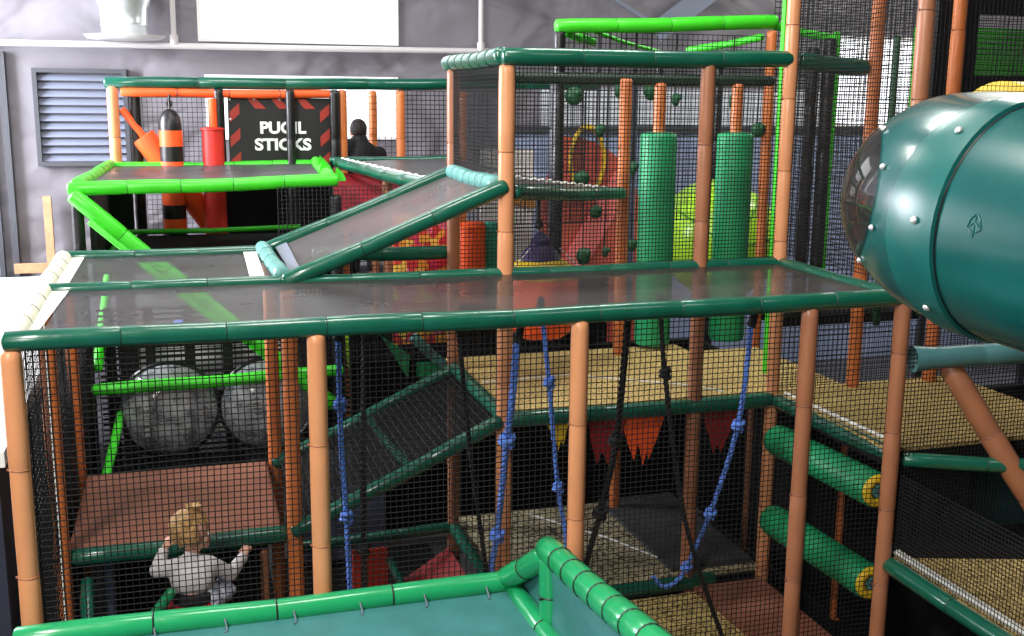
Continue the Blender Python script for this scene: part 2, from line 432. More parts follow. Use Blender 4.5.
# white topped block left of the frame
t = thing('white_topped_block', V(-1.6,3.7,-2.45), 'large low block with a bright white top outside the left end of the play frame', 'platform')
MB().box(V(-3.6,1.0,-2.45), V(-.24,6.6,-.83)).build('padded_body', NAVY, t, False)
MB().box(V(-3.65,.96,-.83), V(-.2,6.65,-.75)).build('surface_board', WHITE, t, False)

# ================================================================== POSTS
G1 = 'orange posts of the front row'; G2 = 'posts of the second row'; G3 = 'posts of the rear rows'
post(0,0,-2.45,-.035,TAN,'leftmost tan padded post under the front corner of the net bridge',G1)
post(1.22,0,-2.45,-.03,TAN,'tan front post just left of the first blue rope',G1)
post(2.44,0,-2.45,-.03,TAN,'pale tan front post at the middle, behind the mint green peaked rail',G1)
post(3.66,0,-2.45,-.03,ROSE,'rosy tan front post standing before the two green rollers',G1)
post(4.2,0,-2.45,2.3,ROSE,'tall rosy post at the near ends of the rollers, passing behind the slide tube',G1)
post(0,1.22,-2.45,-.04,AMBER,'netted amber post at the front left corner of the brown padded platform',G2)
post(1.22,1.22,-2.45,-.04,AMBER,'netted amber post at the front right corner of the brown padded platform',G2)
post(2.44,1.22,-2.45,1.16,TAN,'tall tan post at the upper end of the sloping mesh ramp',G2,r=.046)
post(3.66,1.22,-2.45,1.2,ROSE,'tall rosy tan post between the two hanging green foam columns',G2)
post(4.2,1.22,-2.45,2.3,TAN,'tall tan post beside the bright lime strip, at the far ends of the rollers',G2)
post(4.78,1.22,-2.45,2.3,AMBER,'netted amber post where the dark green top beam ends',G2)
post(5.36,1.22,-2.45,2.3,AMBER,'darkest amber post, showing above and below the slide tube',G2)
post(0,2.44,-2.45,-.04,AMBER,'netted amber post at the rear left corner of the brown padded platform',G3)
post(1.22,2.44,-2.45,-.04,AMBER,'netted amber post at the rear right corner of the brown padded platform',G3)
post(2.44,2.44,-2.45,1.16,ROSE,'rosy brown post at the rear corner of the upper net box',G3)
post(3.66,2.44,-2.45,1.12,AMBER,'netted amber post left of the first green foam column',G3)
post(4.78,2.44,-2.45,-.95,ROSE,'short rosy post in the dark under the tan floor, behind the rollers',G3)
post(5.46,3.66,-2.45,1.55,AMBER,'netted amber post holding the right end of the bright lime top rail',G3)
post(2.34,4.88,-2.45,.35,ROSE,'thin rosy post in the dark behind the lower net ramp',G3,r=.036)
post(2.06,5.2,-2.45,.36,ROSE,'rosy post at the left corner of the rear deck with the red curtain',G3,r=.04)
post(2.27,3.9,-2.45,.36,ROSE,'short rosy post in front of the red curtain',G3,r=.04)
GP='posts of the far pugil arena'
post(.17,6.1,-2.45,1.06,TAN,'tan corner post at the left end of the pugil arena',GP,r=.05)
post(2.25,6.1,-2.45,1.04,AMBER,'amber post between the black sign and the person',GP,r=.045)
post(2.82,6.1,-2.45,1.04,AMBER,'amber post at the right of the backlit window, farther right than the person',GP,r=.045)
post(2.66,6.75,-2.45,1.04,AMBER,'dim amber post seen against the bright window just right of the person',GP,r=.045)
post(3.45,6.1,-2.45,1.04,AMBER,'netted amber post inside the upper net box, against the dark wall',GP,r=.04)
GB='black posts of the rear frame'
post(0,3.66,-2.45,.25,BLACKV,'black padded post under the left end of the lime platform',GB)
post(1.83,3.66,-2.45,.25,BLACKV,'black padded post under the right end of the lime platform',GB)
post(.36,6.15,-2.45,1.04,BLACKV,'black post next to the tan corner post of the pugil arena',GB,r=.05)
post(1.1,6.05,-2.45,1.04,BLACKV,'black post at the left edge of the pugil sign',GB,r=.05)
post(1.745,5.98,-2.45,1.04,BLACKV,'black post crossing the lettering of the pugil sign',GB,r=.042)
post(2.17,6.05,-2.45,1.04,BLACKV,'black post at the right edge of the pugil sign',GB,r=.05)
post(3.6,3.66,-2.45,1.5,BLACKV,'tall black post under the left end of the bright lime top rail',GB,r=.046)
post(5.88,6.8,-2.45,1.4,BLACKV,'dark far post between the two green foam columns',GB,r=.05)
post(6.62,6.8,-2.45,1.4,BLACKV,'dark far post right of the second green foam column',GB,r=.05)
post(4.05,5.0,-2.45,1.2,DKMETAL,'dark grey post in front of the yellow ring',GB,r=.06)
post(4.75,4.9,-2.45,1.2,SLATE,'slate blue post behind the first green foam column',GB,r=.06)
post(5.86,3.66,-.85,1.42,BLACKV,'black post right of the tall tan post, left one of two',GB,r=.05)
post(5.99,3.62,-.85,1.5,BLACKV,'black post against the lime edged strip at right',GB,r=.055)
DKGREEN = pm('dark_green_pole', (20,72,40), .5)
post(6.2,3.0,-.85,1.5,DKGREEN,'thin dark green pole in front of the bright right window','thin green poles',r=.03)
post(6.85,3.3,-.85,1.6,DKGREEN,'thin dark green pole beside the black panel with the window',  'thin green poles',r=.035)

# lime strips
tag(MB().box(V(4.4,1.66,-.83), V(4.445,1.7,1.62)).build('lime_strip', LIME, smooth=False), 'bright lime upright strip hugging the left of the tall tan post', 'strip', 'bright lime upright strips')
tag(MB().box(V(6.03,3.6,-.5), V(6.075,3.64,1.55)).build('lime_strip', LIME, smooth=False), 'bright lime upright strip edging the black posts at right', 'strip', 'bright lime upright strips')
t = thing('lime_pad', V(1.9,3.6,-1.42), 'yellow lime tapered pad behind the first blue rope', 'pad')
MB().prism([V(1.86,3.6,-.8),V(1.94,3.6,-.8),V(1.965,3.6,-1.4),V(1.93,3.6,-1.4)], Vector((0,.06,0))).build('foam_wedge', LIMEBALL, t, False)

# ================================================================== NET BRIDGE (front deck)
t = thing('net_bridge', V(2.1,.6,0), 'long black mesh net bridge deck with green padded rails across the middle', 'net bridge')
rail(t, V(-.03,0,0), V(4.24,0,0), .044, GREEN, seg=.44)
rail(t, V(.02,1.22,0), V(4.24,1.22,0), .038, GREEN, seg=.4)
rail(t, V(4.2,1.2,0), V(4.2,.02,0), .038, GREEN, seg=.3)
rail(t, V(0,.02,.0), V(0,1.24,0), .05, CREAM, seg=.28)  # pale colour holds the strong sunlight that washes out this rail
sheet([V(.1,.03,0),V(4.17,.03,0),V(4.17,1.19,0),V(.13,1.19,0)], 60, 16, .02, .003).build('mesh_panel', DECK, t)
sheet([V(.03,.05,.004),V(.085,.05,.004),V(.13,1.18,.004),V(.03,1.18,.004)], 6, 12, .0, .006).build('edge_strip', CREAM, t)
t = thing('net_bridge', V(.6,1.85,0), 'short black mesh deck behind the bridge, at the foot of the sloping ramp', 'net bridge')
rail(t, V(0,2.44,0), V(1.2,2.44,0), .042, GREEN, seg=.35)
rail(t, V(0,1.26,0), V(0,2.42,0), .05, CREAM, seg=.28)  # sunlit paleness is put into this rail's colour too
sheet([V(.09,1.26,0),V(1.17,1.26,0),V(1.17,2.4,0),V(.09,2.4,0)], 20, 16, .02, .003, 3).build('mesh_panel', DECK, t)
sheet([V(.03,1.28,.004),V(.11,1.28,.004),V(.12,2.4,.004),V(.03,2.4,.004)], 5, 10, 0, .006).build('edge_strip', CREAM, t)
sheet([V(1.03,1.3,.01),V(1.11,1.3,.01),V(1.14,2.38,.01),V(1.06,2.38,.01)], 4, 10, 0, .004).build('edge_strip', LACE, t)
t = thing('mesh_ramp', V(1.8,1.85,0), 'black mesh ramp with green rails sloping up to the upper net box', 'ramp')
rail(t, V(1.2,1.22,.0), V(2.44,1.2,.5), .046, GREEN, seg=.42)
rail(t, V(1.16,2.44,.0), V(2.44,2.44,.5), .042, GREEN, seg=.42)
rail(t, V(1.2,1.26,.03), V(1.18,2.42,.03), .046, TEALRAIL, 'crossbar', seg=.3)
rail(t, V(2.42,2.4,.5), V(2.4,1.26,.5), .05, TEALRAIL, 'crossbar', seg=.16)
sheet([V(1.3,1.26,.04),V(2.38,1.26,.47),V(2.38,2.4,.47),V(1.3,2.4,.04)], 24, 16, .03, .01, 5).build('mesh_panel', RAMPMESH, t)
sheet([V(1.25,1.3,.028),V(1.3,1.3,.05),V(1.33,2.38,.065),V(1.26,2.38,.035)], 4, 10, 0, .004).build('edge_strip', GREYMETAL, t)
# triangular landing
t = thing('mesh_landing', V(2.9,1.9,.45), 'small triangular black mesh landing above the hanging orange ball', 'landing')
rail(t, V(2.48,1.24,.46), V(3.62,2.37,.34), .046, GREEN, seg=.5)
m = MB(); a,b,c = V(2.48,1.28,.47),V(3.6,2.4,.36),V(2.48,2.42,.5)
rows=[[a.lerp(b,i/12).lerp(a.lerp(c,i/12),j/8) if i else a.copy() for j in range(9)] for i in range(13)]
m.grid(rows); m.build('mesh_panel', DECK, t)
m = MB(); L=[c.lerp(b,i/60)+Vector((0,0,.008*math.sin(i*2.1)+.006)) for i in range(61)]; m.sweep(L,.009,6); m.build('lace_edge', LACE, t)

# upper net box
t = thing('box_beam', V(3.6,1.22,1.2), 'long dark green padded top beam of the upper net box', 'beam', 'dark green padded beams')
rail(t, V(2.4,1.2,1.2), V(4.2,1.22,1.22), .05, GREEN, 'rail', seg=.45)
rail(t, V(4.26,1.24,1.22), V(4.74,1.24,1.18), .05, GREEN, 'rail', seg=.5)
rail(t, V(2.44,2.6,1.2), V(2.42,1.22,1.205), .052, GREEN, 'rail', seg=.2)
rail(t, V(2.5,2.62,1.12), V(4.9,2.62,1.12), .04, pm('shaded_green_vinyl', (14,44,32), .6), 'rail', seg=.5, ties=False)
NB = 'black nets of the upper box'
net(V(2.47,1.225,.04), Vector((1.16,0,0)), Vector((0,0,1.12)), 'net above the bridge between the tall tan post and the rosy tan post', NB, .022, .0048)
net(V(3.69,1.225,.04), Vector((.48,0,0)), Vector((0,0,1.12)), 'net above the bridge in the narrow bay left of the lime strip', NB, .022, .0048)
net(V(2.43,1.26,.52), Vector((0,1.15,0)), Vector((0,0,.64)), 'net closing the left end of the upper box over the ramp top', NB, .022, .0048)
net(V(4.22,1.2,.06), Vector((0,-1.16,0)), Vector((0,0,2.1)), 'tall net at the right end of the bridge, left of the slide tube', NB, .022, .0048)
net(V(4.24,1.235,-.8), Vector((.52,0,0)), Vector((0,0,3.0)), 'net between the lime strip post and the next amber post', NB, .032)
net(V(4.82,1.235,-.8), Vector((1.6,0,0)), Vector((0,0,3.0)), 'net closing the far side of the right tan floor, behind the slide tube', NB, .032)
net(V(4.24,-.01,-1.4), Vector((1.6,0,0)), Vector((0,0,1.25)), 'net under the slide tube on the right', NB, .022, .0048)

net(V(4.23,-.06,-1.4), Vector((0,-2.0,0)), Vector((0,0,.46)), 'low net along the edge of the lower right tan floor', NB, .022, .0048)
tag(MB().box(V(5.0,.5,-1.6), V(7,.56,-.98)).build('teal_panel', SLIDE, smooth=False), 'dark teal plastic panel in the shade above the lower right floor', 'panel')
net(V(1.3,2.56,-.8), Vector((1.95,0,0)), Vector((0,0,1.2)), 'net behind the sloping ramp, in front of the patchwork panel and the orange foam block', 'black nets of the rear bays', .028, .0046)
# front nets
FN = 'black nets along the front of the play frame'
for i,(a,b,l) in enumerate(((.05,1.18,'net in front of the child, between the two leftmost front posts'),(1.26,2.4,'net in the front bay with the first two blue ropes'),(2.48,3.62,'net in the front bay showing the orange flag'),(3.7,4.16,'narrow front net covering the green rollers'))):
    net(V(a,.015,-2.4), Vector((b-a,0,0)), Vector((0,0,2.36)), l, FN, .0275, .0046)
net(V(.0,.05,-2.4), Vector((0,1.12,0)), Vector((0,0,2.34)), 'left end net between the leftmost front post and the amber post behind it', 'black nets on the left end', .048, cord=LACE)
net(V(.0,1.28,-2.4), Vector((0,1.1,0)), Vector((0,0,2.34)), 'left end net beside the brown padded platform', 'black nets on the left end', .048)
net(V(.0,2.5,-2.4), Vector((0,1.1,0)), Vector((0,0,2.34)), 'left end net in front of the clear domes, against the bright wall', 'black nets on the left end', .055)
# far nets
net(V(.42,6.12,-2.4), Vector((.66,0,0)), Vector((0,0,3.4)), 'net behind the striped punch bag', 'far nets of the pugil arena', .045)
net(V(2.85,6.12,-.3), Vector((1.9,0,0)), Vector((0,0,1.34)), 'far net right of the person, in front of the dark wall', 'far nets of the pugil arena', .045, .007)
net(V(2.3,6.14,.2), Vector((.5,0,0)), Vector((0,0,.84)), 'far net behind the person', 'far nets of the pugil arena', .06)
net(V(3.64,3.68,.0), Vector((1.78,0,0)), Vector((0,0,1.5)), 'net hung under the bright lime top rail', 'far nets under the lime rail', .045, .006)
net(V(5.5,3.7,-.8), Vector((3.2,0,0)), Vector((0,0,2.9)), 'wide net in front of the bright right window', 'far nets at right', .045, .008)

# lime top frame
t = thing('lime_railing', V(4.5,3.66,1.5), 'bright lime padded rail frame above the dark green top beam', 'rail frame')
rail(t, V(3.56,3.66,1.53), V(5.5,3.66,1.62), .058, LIME, seg=.45)
rail(t, V(3.66,3.7,1.49), V(4.0,3.95,1.43), .035, LIME, seg=.3, ties=False)
rail(t, V(3.9,3.8,1.52), V(4.75,4.3,1.38), .018, LIME, 'brace', seg=.5, ties=False)
rail(t, V(5.46,3.72,1.6), V(6.05,3.66,1.5), .035, LIME, seg=.4, ties=False)
rail(t, V(3.75,4.9,1.32), V(6.0,4.9,1.42), .035, DKGREEN, seg=.5, ties=False)
rail(t, V(5.0,4.3,1.4), V(5.42,3.72,1.5), .03, LIME, seg=.4, ties=False)

# ================================================================== FLOORS
def floor_pad(name, poly, z, th, mat, label, side=BLACKMAT):
    t = thing(name, V(sum(p[0] for p in poly)/len(poly), sum(p[1] for p in poly)/len(poly), z-th), label, 'floor', 'raised floors of the play frame')
    MB().prism([V(x,y,z-.02) for x,y in poly], Vector((0,0,.02))).build('carpet', mat, t, False)
    MB().prism([V(x,y,z-th) for x,y in poly], Vector((0,0,th-.021))).build('deck_board', side, t, False)
    return t
t = floor_pad('raised_floor', [(2.44,1.24),(4.2,1.24),(4.2,2.66),(2.44,2.66)], -.82, .1, TANC, 'tan carpeted raised floor under the green foam columns')
rail(t, V(2.46,1.2,-.86), V(4.2,1.2,-.86), .046, GREEN, seg=.5)
MB().sweep([V(2.5,1.9,-.815),V(3.1,1.95,-.815),V(3.75,1.5,-.815),V(3.9,1.3,-.815)], .006, 6).build('seam', LACE, t)
t = floor_pad('raised_floor', [(4.2,.03),(5.6,.03),(5.6,1.3),(4.75,1.3),(4.75,2.4),(4.2,2.4)], -.82, .1, TANC, 'tan carpeted raised floor at right, above the rollers')
rail(t, V(4.2,1.16,-.86), V(4.24,.05,-.86), .046, GREEN, seg=.5)
rail(t, V(4.28,.02,-.88), V(5.1,-.3,-.9), .04, GREEN, seg=.5)
MB().sweep([V(4.25,1.15,-.81),V(4.29,.06,-.81)], .01, 6).build('lace_edge', LACE, t)
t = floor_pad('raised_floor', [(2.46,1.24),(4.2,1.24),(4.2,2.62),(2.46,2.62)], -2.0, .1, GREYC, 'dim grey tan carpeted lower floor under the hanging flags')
rail(t, V(2.46,1.2,-2.02), V(3.85,1.2,-2.02), .046, GREEN, seg=.5)
rail(t, V(2.44,2.42,-2.0), V(2.44,1.22,-2.0), .042, GREEN, seg=.3)
MB().sweep([V(3.02,2.5,-1.99),V(3.4,1.95,-1.99),V(3.72,1.3,-1.99)], .006, 6).build('seam', LACE, t)
t = floor_pad('raised_floor', [(1.26,.02),(4.16,.02),(4.16,1.15),(1.26,1.15)], -2.07, .12, TANC, 'tan floor in the front bays at the bottom, below the loose blue rope end')
t = floor_pad('raised_floor', [(.04,.02),(1.2,.02),(1.2,1.15),(.04,1.15)], -2.1, .12, NAVY, 'dark floor mat the child stands on', NAVY)
tag(MB().prism([V(3.74,.05,-2.068),V(4.16,.05,-2.068),V(4.16,1.16,-2.068),V(3.68,1.16,-2.068)], Vector((0,0,.03))).build('floor_mat', BROWN, smooth=False), 'brown floor mat in the corner below the green rollers', 'mat')
t = floor_pad('raised_floor', [(4.24,-2.2),(6.2,-2.2),(6.2,.0),(4.24,.0)], -1.42, .08, TANC, 'tan floor at the lower right corner, under the diagonal post')
rail(t, V(4.22,.04,-1.45), V(4.22,-2.2,-1.45), .046, GREEN, seg=.5)
MB().sweep([V(4.28,-i*.02,-1.4+.006*(i%2)) for i in range(110)], .02, 6).build('lace_edge', LACE, t)
tag(MB().prism([V(4.3,.1,-1.42),V(4.3,-.03,-1.42),V(6.2,-.62,-1.42),V(6.2,.1,-1.42)], Vector((0,0,.05))).build('black_mat', BLACKMAT, smooth=False), 'black mat lying along the back of the lower right tan floor', 'mat')

tag(MB().box(V(3.6,1.32,-1.998), V(4.18,2.6,-1.97)).build('grey_mat', pm('dark_grey_mat',(56,56,58),.8,var=.2), smooth=False), 'dark grey mat on the right end of the dim lower floor', 'mat')
# brown padded platform on the left
t = thing('padded_platform', V(.6,1.8,-1.5), 'brown padded platform behind the child with a dark green front rail', 'platform')
m = MB(); a,b,c,d = V(.02,1.3,-1.42),V(1.16,1.3,-1.42),V(1.17,2.46,-1.4),V(.04,2.46,-1.4)
dz = Vector((0,0,-.07)); R=[]
for k,(ins,z) in enumerate(((0,-.07),(0,-.02),(.012,-.004),(.04,0))):
    R.append([a+Vector((ins,ins,z)),b+Vector((-ins,ins,z)),c+Vector((-ins,-ins,z)),d+Vector((ins,-ins,z))])
o0 = m.grid(R, True); m.f.append((o0+12,o0+13,o0+14,o0+15)); m.build('cushion', BROWN, t)
rail(t, V(.03,1.27,-1.46), V(1.18,1.27,-1.45), .05, GREEN, seg=.6)
rail(t, V(.12,1.18,-1.56), V(.14,.75,-1.72), .036, GREEN, 'brace', seg=.5)
rail(t, V(.22,2.3,-1.6), V(1.1,2.3,-1.6), .014, LIME, 'cross_rail', seg=.5, ties=False)
rail(t, V(.2,1.6,-2.4), V(.2,1.6,-1.56), .035, SLATE, 'leg', seg=.5, ties=False)
rail(t, V(1.05,1.3,-2.4), V(1.05,1.3,-1.54), .025, ROSE, 'leg', seg=.5, ties=False)
tag(MB().box(V(.1,2.46,-2.4), V(1.15,2.52,-1.55)).build('dark_panel', BLACKMAT, smooth=False), 'black panel closing the recess under the brown padded platform', 'panel', 'black panels in the frame')
t = thing('support_tube', V(.4,.8,-2.0), 'short light green tube slanting behind the left side of the child', 'tube')
rail(t, V(.36,.8,-1.74), V(.56,.8,-1.5), .028, MINT, 'foam_sleeve', seg=.3)

# lower net ramp
t = thing('net_ramp', V(1.83,1.8,-1.4), 'lower black net ramp with dark green rails, rising to the tan floor', 'ramp')
rail(t, V(1.2,1.2,-1.42), V(2.42,1.2,-.86), .044, GREEN, seg=.42)
rail(t, V(1.2,2.42,-1.42), V(2.46,2.42,-.84), .044, GREEN, seg=.42)
rail(t, V(2.44,2.44,-.83), V(2.44,1.22,-.85), .044, GREEN, 'crossbar', seg=.42)
rail(t, V(1.85,2.38,-1.16), V(1.9,1.26,-1.14), .03, GREEN, 'crossbar', seg=.2)
P=V(1.25,1.25,-1.39); U=V(2.42,1.25,-.855)-P
net_mb(P, U, Vector((0,1.14,0)), .045, .007).build('net_panel', NET, t, False)
sheet([P+Vector((0,0,-.02)),P+U+Vector((0,0,-.02)),P+U+Vector((0,1.14,-.02)),P+Vector((0,1.14,-.02))], 10, 10, .03, .01).build('mesh_liner', DARKMESH, t)

# lower middle recess
t = thing('frame_rail', V(1.83,2.44,-2.05), 'low dark green rail at the back of the dark recess', 'rail', 'dark green padded beams')
rail(t, V(1.3,2.44,-2.03), V(2.42,2.44,-2.0), .04, GREEN, seg=.35)
tag(MB().box(V(1.72,2.4,-2.42), V(1.96,2.46,-2.1)).build('red_mat', pm('brick_red_vinyl',(206,64,44),.5), smooth=False), 'dull red padded panel under the low dark green rail', 'panel')
tag(MB().prism([V(1.98,2.42,-2.44),V(2.4,2.42,-2.44),V(2.4,2.42,-2.14),V(1.98,2.42,-2.4)], Vector((0,-1.1,0))).build('red_wedge', DKRED, smooth=False), 'dark red wedge mat beside the side rail of the dim lower floor', 'mat')
t = thing('frame_rail', V(1.97,1.9,-2.2), 'short green rail pointing toward the viewer beside the dull red panel', 'rail', 'dark green padded beams')
rail(t, V(1.97,2.38,-2.17), V(1.99,1.5,-2.2), .03, GREEN, seg=.4)
tag(MB().box(V(1.4,3.0,-2.4), V(2.06,3.06,-1.85)).build('slate_panel', SLATE, smooth=False), 'slate blue panel in the dark recess behind the first blue rope', 'panel')
BP='black panels in the frame'
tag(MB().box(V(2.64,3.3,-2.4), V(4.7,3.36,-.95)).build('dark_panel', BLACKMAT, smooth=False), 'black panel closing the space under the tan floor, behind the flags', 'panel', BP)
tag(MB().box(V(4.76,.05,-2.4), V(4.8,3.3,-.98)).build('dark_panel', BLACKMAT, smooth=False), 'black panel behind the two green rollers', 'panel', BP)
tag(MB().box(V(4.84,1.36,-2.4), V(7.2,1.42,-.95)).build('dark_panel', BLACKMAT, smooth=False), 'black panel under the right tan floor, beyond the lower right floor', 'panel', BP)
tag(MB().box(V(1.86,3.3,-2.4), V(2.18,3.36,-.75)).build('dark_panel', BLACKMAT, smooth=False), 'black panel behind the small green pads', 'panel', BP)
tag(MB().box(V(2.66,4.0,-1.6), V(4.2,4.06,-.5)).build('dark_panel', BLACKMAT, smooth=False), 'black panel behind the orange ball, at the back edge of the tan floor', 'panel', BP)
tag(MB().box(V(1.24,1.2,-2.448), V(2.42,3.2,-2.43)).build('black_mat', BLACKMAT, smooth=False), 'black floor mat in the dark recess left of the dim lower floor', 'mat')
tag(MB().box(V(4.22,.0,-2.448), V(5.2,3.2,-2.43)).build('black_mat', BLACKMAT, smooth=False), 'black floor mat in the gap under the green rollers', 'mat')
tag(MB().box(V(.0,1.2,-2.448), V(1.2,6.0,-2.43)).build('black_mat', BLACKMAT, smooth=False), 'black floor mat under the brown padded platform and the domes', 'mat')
# pads around the low middle
GM='small green pads behind the net ramp'
def wedge(poly, y, d, mat, label, name='foam_wedge', grp=GM):
    return tag(MB().prism([V(x,y,z) for x,z in poly], Vector((0,d,0))).build(name, mat, smooth=False), label, 'pad', grp)
wedge([(2.08,-.76),(2.29,-.92),(2.28,-1.1)],3.2,.08,MINT,'bright green triangular pad above the lower net ramp')
wedge([(2.36,-1.0),(2.58,-1.0),(2.58,-1.1),(2.36,-1.1)],3.2,.1,MINT,'bright green oblong pad beside the rear corner of the lower net ramp')
t = thing('slanted_rail', V(2.45,3.2,-1), 'pale teal rail slanting behind the lower net ramp', 'rail', 'dark green padded beams')
rail(t, V(2.3,3.15,-.76), V(2.58,3.15,-1.03), .04, TEALRAIL, seg=.2)
t = thing('frame_rail', V(1.9,2.5,-.05), 'dark green rail with a rounded end showing below the sloping mesh ramp', 'rail', 'dark green padded beams')
rail(t, V(1.5,2.5,-.03), V(2.42,2.5,-.05), .046, GREEN, seg=.4)

# ================================================================== FLAGS
FG='tattered felt flags hanging under the tan floor'
def flag(x0,x1,z0,pts,mat,label,y=1.245):
    poly=[V(x0,y,z0),V(x1,y,z0)]+[V(x,y,z) for x,z in pts]
    m=MB(); m.prism(poly, Vector((0,.008,0))); tag(m.build('felt_flag', mat, smooth=False), label, 'flag', FG)
flag(2.69,2.86,-.89,[(2.835,-.99),(2.82,-1.07),(2.805,-1.02),(2.79,-1.09),(2.765,-1.0)],YELLOW,'small yellow pointed flag under the edge of the tan floor')
flag(2.97,3.22,-.89,[(3.19,-1.1),(3.16,-1.04),(3.12,-1.22),(3.07,-1.12),(3.04,-1.2),(3.0,-1.06)],DKRED,'dark red ragged flag between the yellow and the orange flags')
flag(3.18,3.5,-.89,[(3.43,-1.1),(3.39,-1.2),(3.375,-1.15),(3.35,-1.24),(3.33,-1.14),(3.315,-1.1),(3.29,-1.2),(3.25,-1.1)],ORANGE,'large orange ragged flag under the edge of the tan floor',y=1.262)
flag(3.72,4.0,-.9,[(3.9,-1.14),(3.87,-1.2),(3.85,-1.14),(3.82,-1.2),(3.8,-1.12)],DKRED,'dull red flag right of the tall rosy tan post')

# ================================================================== ROPES
RB='knotted blue ropes under the net bridge'; RK='black ropes under the net bridge'
rope([V(1.335,.15,-.06),V(1.345,.2,-.6),V(1.37,.25,-1.0),V(1.387,.3,-1.38),V(1.4,.32,-1.7),V(1.4,.32,-2.05)], .0135, BLUE, 'leftmost knotted blue rope, just right of a tan front post', [V(1.345,.19,-.4),V(1.365,.24,-.98)], RB, V(1.33,.1,-.045))
rope([V(2.18,.15,-.12),V(2.204,.3,-.48),V(2.24,.5,-.75),V(2.337,1.0,-1.48),V(2.336,1.14,-1.79),V(2.34,1.15,-1.98)], .0185, BLUE, 'thick knotted blue rope beside the tall tan post, leaning left at the bottom', [V(2.24,.5,-.75),V(2.337,1.0,-1.48)], RB, V(2.19,.1,-.045))
rope([V(2.447,.6,-.06),V(2.516,.65,-.5),V(2.631,.8,-1.15),V(2.722,.9,-1.51),V(2.78,.95,-2.05)], .0135, BLUE, 'knotted blue rope hanging below the orange ball', [V(2.516,.65,-.5),V(2.631,.8,-1.15)], RB, V(2.44,.6,-.03))
rope([V(3.405,.12,-.1),V(3.457,.3,-.71),V(3.529,.7,-1.36),V(3.585,1.08,-1.86),V(3.55,1.13,-1.97),V(3.46,1.13,-2.0),V(3.385,1.13,-1.92)], .0145, BLUE, 'rightmost knotted blue rope with its loose end looping on the low rail', [V(3.457,.3,-.71),V(3.529,.7,-1.36),V(3.585,1.08,-1.88)], RB, V(3.4,.08,-.045))
rope([V(1.53,.6,-.1),V(1.56,.9,-.82),V(1.592,1.15,-1.54),V(1.6,1.15,-2.05)], .016, BLACKROPE, 'black rope hanging right of the leftmost blue rope', [V(1.592,1.15,-1.54)], RK, V(1.52,.58,-.045))
rope([V(2.809,.3,-.08),V(2.931,.7,-.87),V(2.968,1.0,-1.41),V(2.94,1.13,-1.78),V(2.9,1.13,-2.0)], .019, BLACKROPE, 'thick black rope right of the middle front post, leaning left', [V(2.931,.7,-.87),V(2.968,1.0,-1.41)], RK, V(2.8,.28,-.045))
rope([V(3.124,.6,-.08),V(3.164,.6,-.48),V(3.297,.55,-1.32),V(3.535,.5,-2.03)], .0145, BLACKROPE, 'black rope slanting right down to the tan floor in front', [V(3.164,.6,-.48)], RK, V(3.12,.6,-.045))
rope([V(1.929,.3,-.08),V(2.123,.8,-.89),V(2.319,1.12,-1.83),V(2.33,1.13,-2.0)], .014, BLACKROPE, 'thin black rope crossing the lower net ramp', [], RK, V(1.92,.3,-.045))

# ================================================================== ROLLERS
def roller(z, label):
    t = thing('foam_roller', V(4.2,.6,z-.1), label, 'roller', 'green foam rollers')
    p0 = V(4.175,.06,z); ax = Vector((.0,1,-.03)).normalized(); L=1.06; r=.098
    MB().lathe([(r*.5,0),(r*.9,.0),(r,.014),(r,L-.06),(r*.93,L-.025),(r*.7,L-.004),(r*.3,L)], p0, ax, 28).build('foam_sleeve', GREENFOAM, t)
    MB().torus(p0+ax*-.002, ax, r*.66, r*.27, 28, 8).build('end_ring', YELLOW, t)
    MB().lathe([(r*.36,0),(r*.36,.03),(r*.2,.034)], p0-ax*.025, ax, 16).build('hub', TEALRAIL, t)
    MB().lathe([(.02,0),(.02,L+.1)], p0-ax*.05, ax, 10).build('axle', DKMETAL, t)
roller(-1.06, 'upper green foam roller with a yellow end ring')
roller(-1.585, 'lower green foam roller with a yellow end ring')

# ================================================================== FOAM COLUMNS ON POLES
def column(x,y,label):
    t = thing('foam_column', V(x,y,-.82), label, 'foam column', 'green foam columns on the tan floor')
    rail(t, V(x,y,.6), V(x,y,1.1), .042, AMBER, 'pole', seg=.6, ties=False, n=16)
    r=.132
    MB().lathe([(r*.6,0),(r*.93,.01),(r,.04),(r,1.5),(r*.97,1.535),(r*.85,1.55),(r*.3,1.552)], V(x,y,-.8), seg=30).build('foam_sleeve', GREENFOAM, t)
    MB().torus(V(x,y,.735), Vector((0,0,1)), r*.8, .018, 28, 6).build('collar_band', BLACKV, t)
column(3.99,2.6,'left green foam column on an amber pole, between two netted posts')
column(4.6,2.6,'right green foam column on an amber pole, near the lime strip')

# ================================================================== HANGING BALL
t = thing('hanging_ball', V(2.92,2.0,-.57), 'orange padded hanging ball with a yellow band and purple cap', 'punch ball')
MB().lathe([(.03,0),(.13,.012),(.19,.05),(.232,.12),(.243,.2),(.242,.36),(.23,.42)], V(2.92,2,-.57), seg=28).build('ball_body', ORANGE, t)
MB().lathe([(.234,0),(.235,.012),(.215,.05),(.18,.085),(.132,.115)], V(2.92,2,-.155), seg=28).build('band', YELLOW, t)
MB().lathe([(.138,0),(.115,.045),(.075,.09),(.06,.095),(.064,.13),(.05,.14),(.03,.17),(.016,.18)], V(2.91,2,-.045), seg=24).build('cap', PURPLE, t)
MB().sweep([V(2.9,2,.15),V(2.895,2,.24),V(2.89,2,.4)], .012, 8).torus(V(2.897,2,.18), Vector((0,1,0)), .022, .008).build('hanger', BLACKV, t)
for s in (-1,1): MB().sweep([V(2.905+s*.1,1.9,.04),V(2.905+s*.24,1.86,-.1)], .004, 6).build('cord', LACE, t)

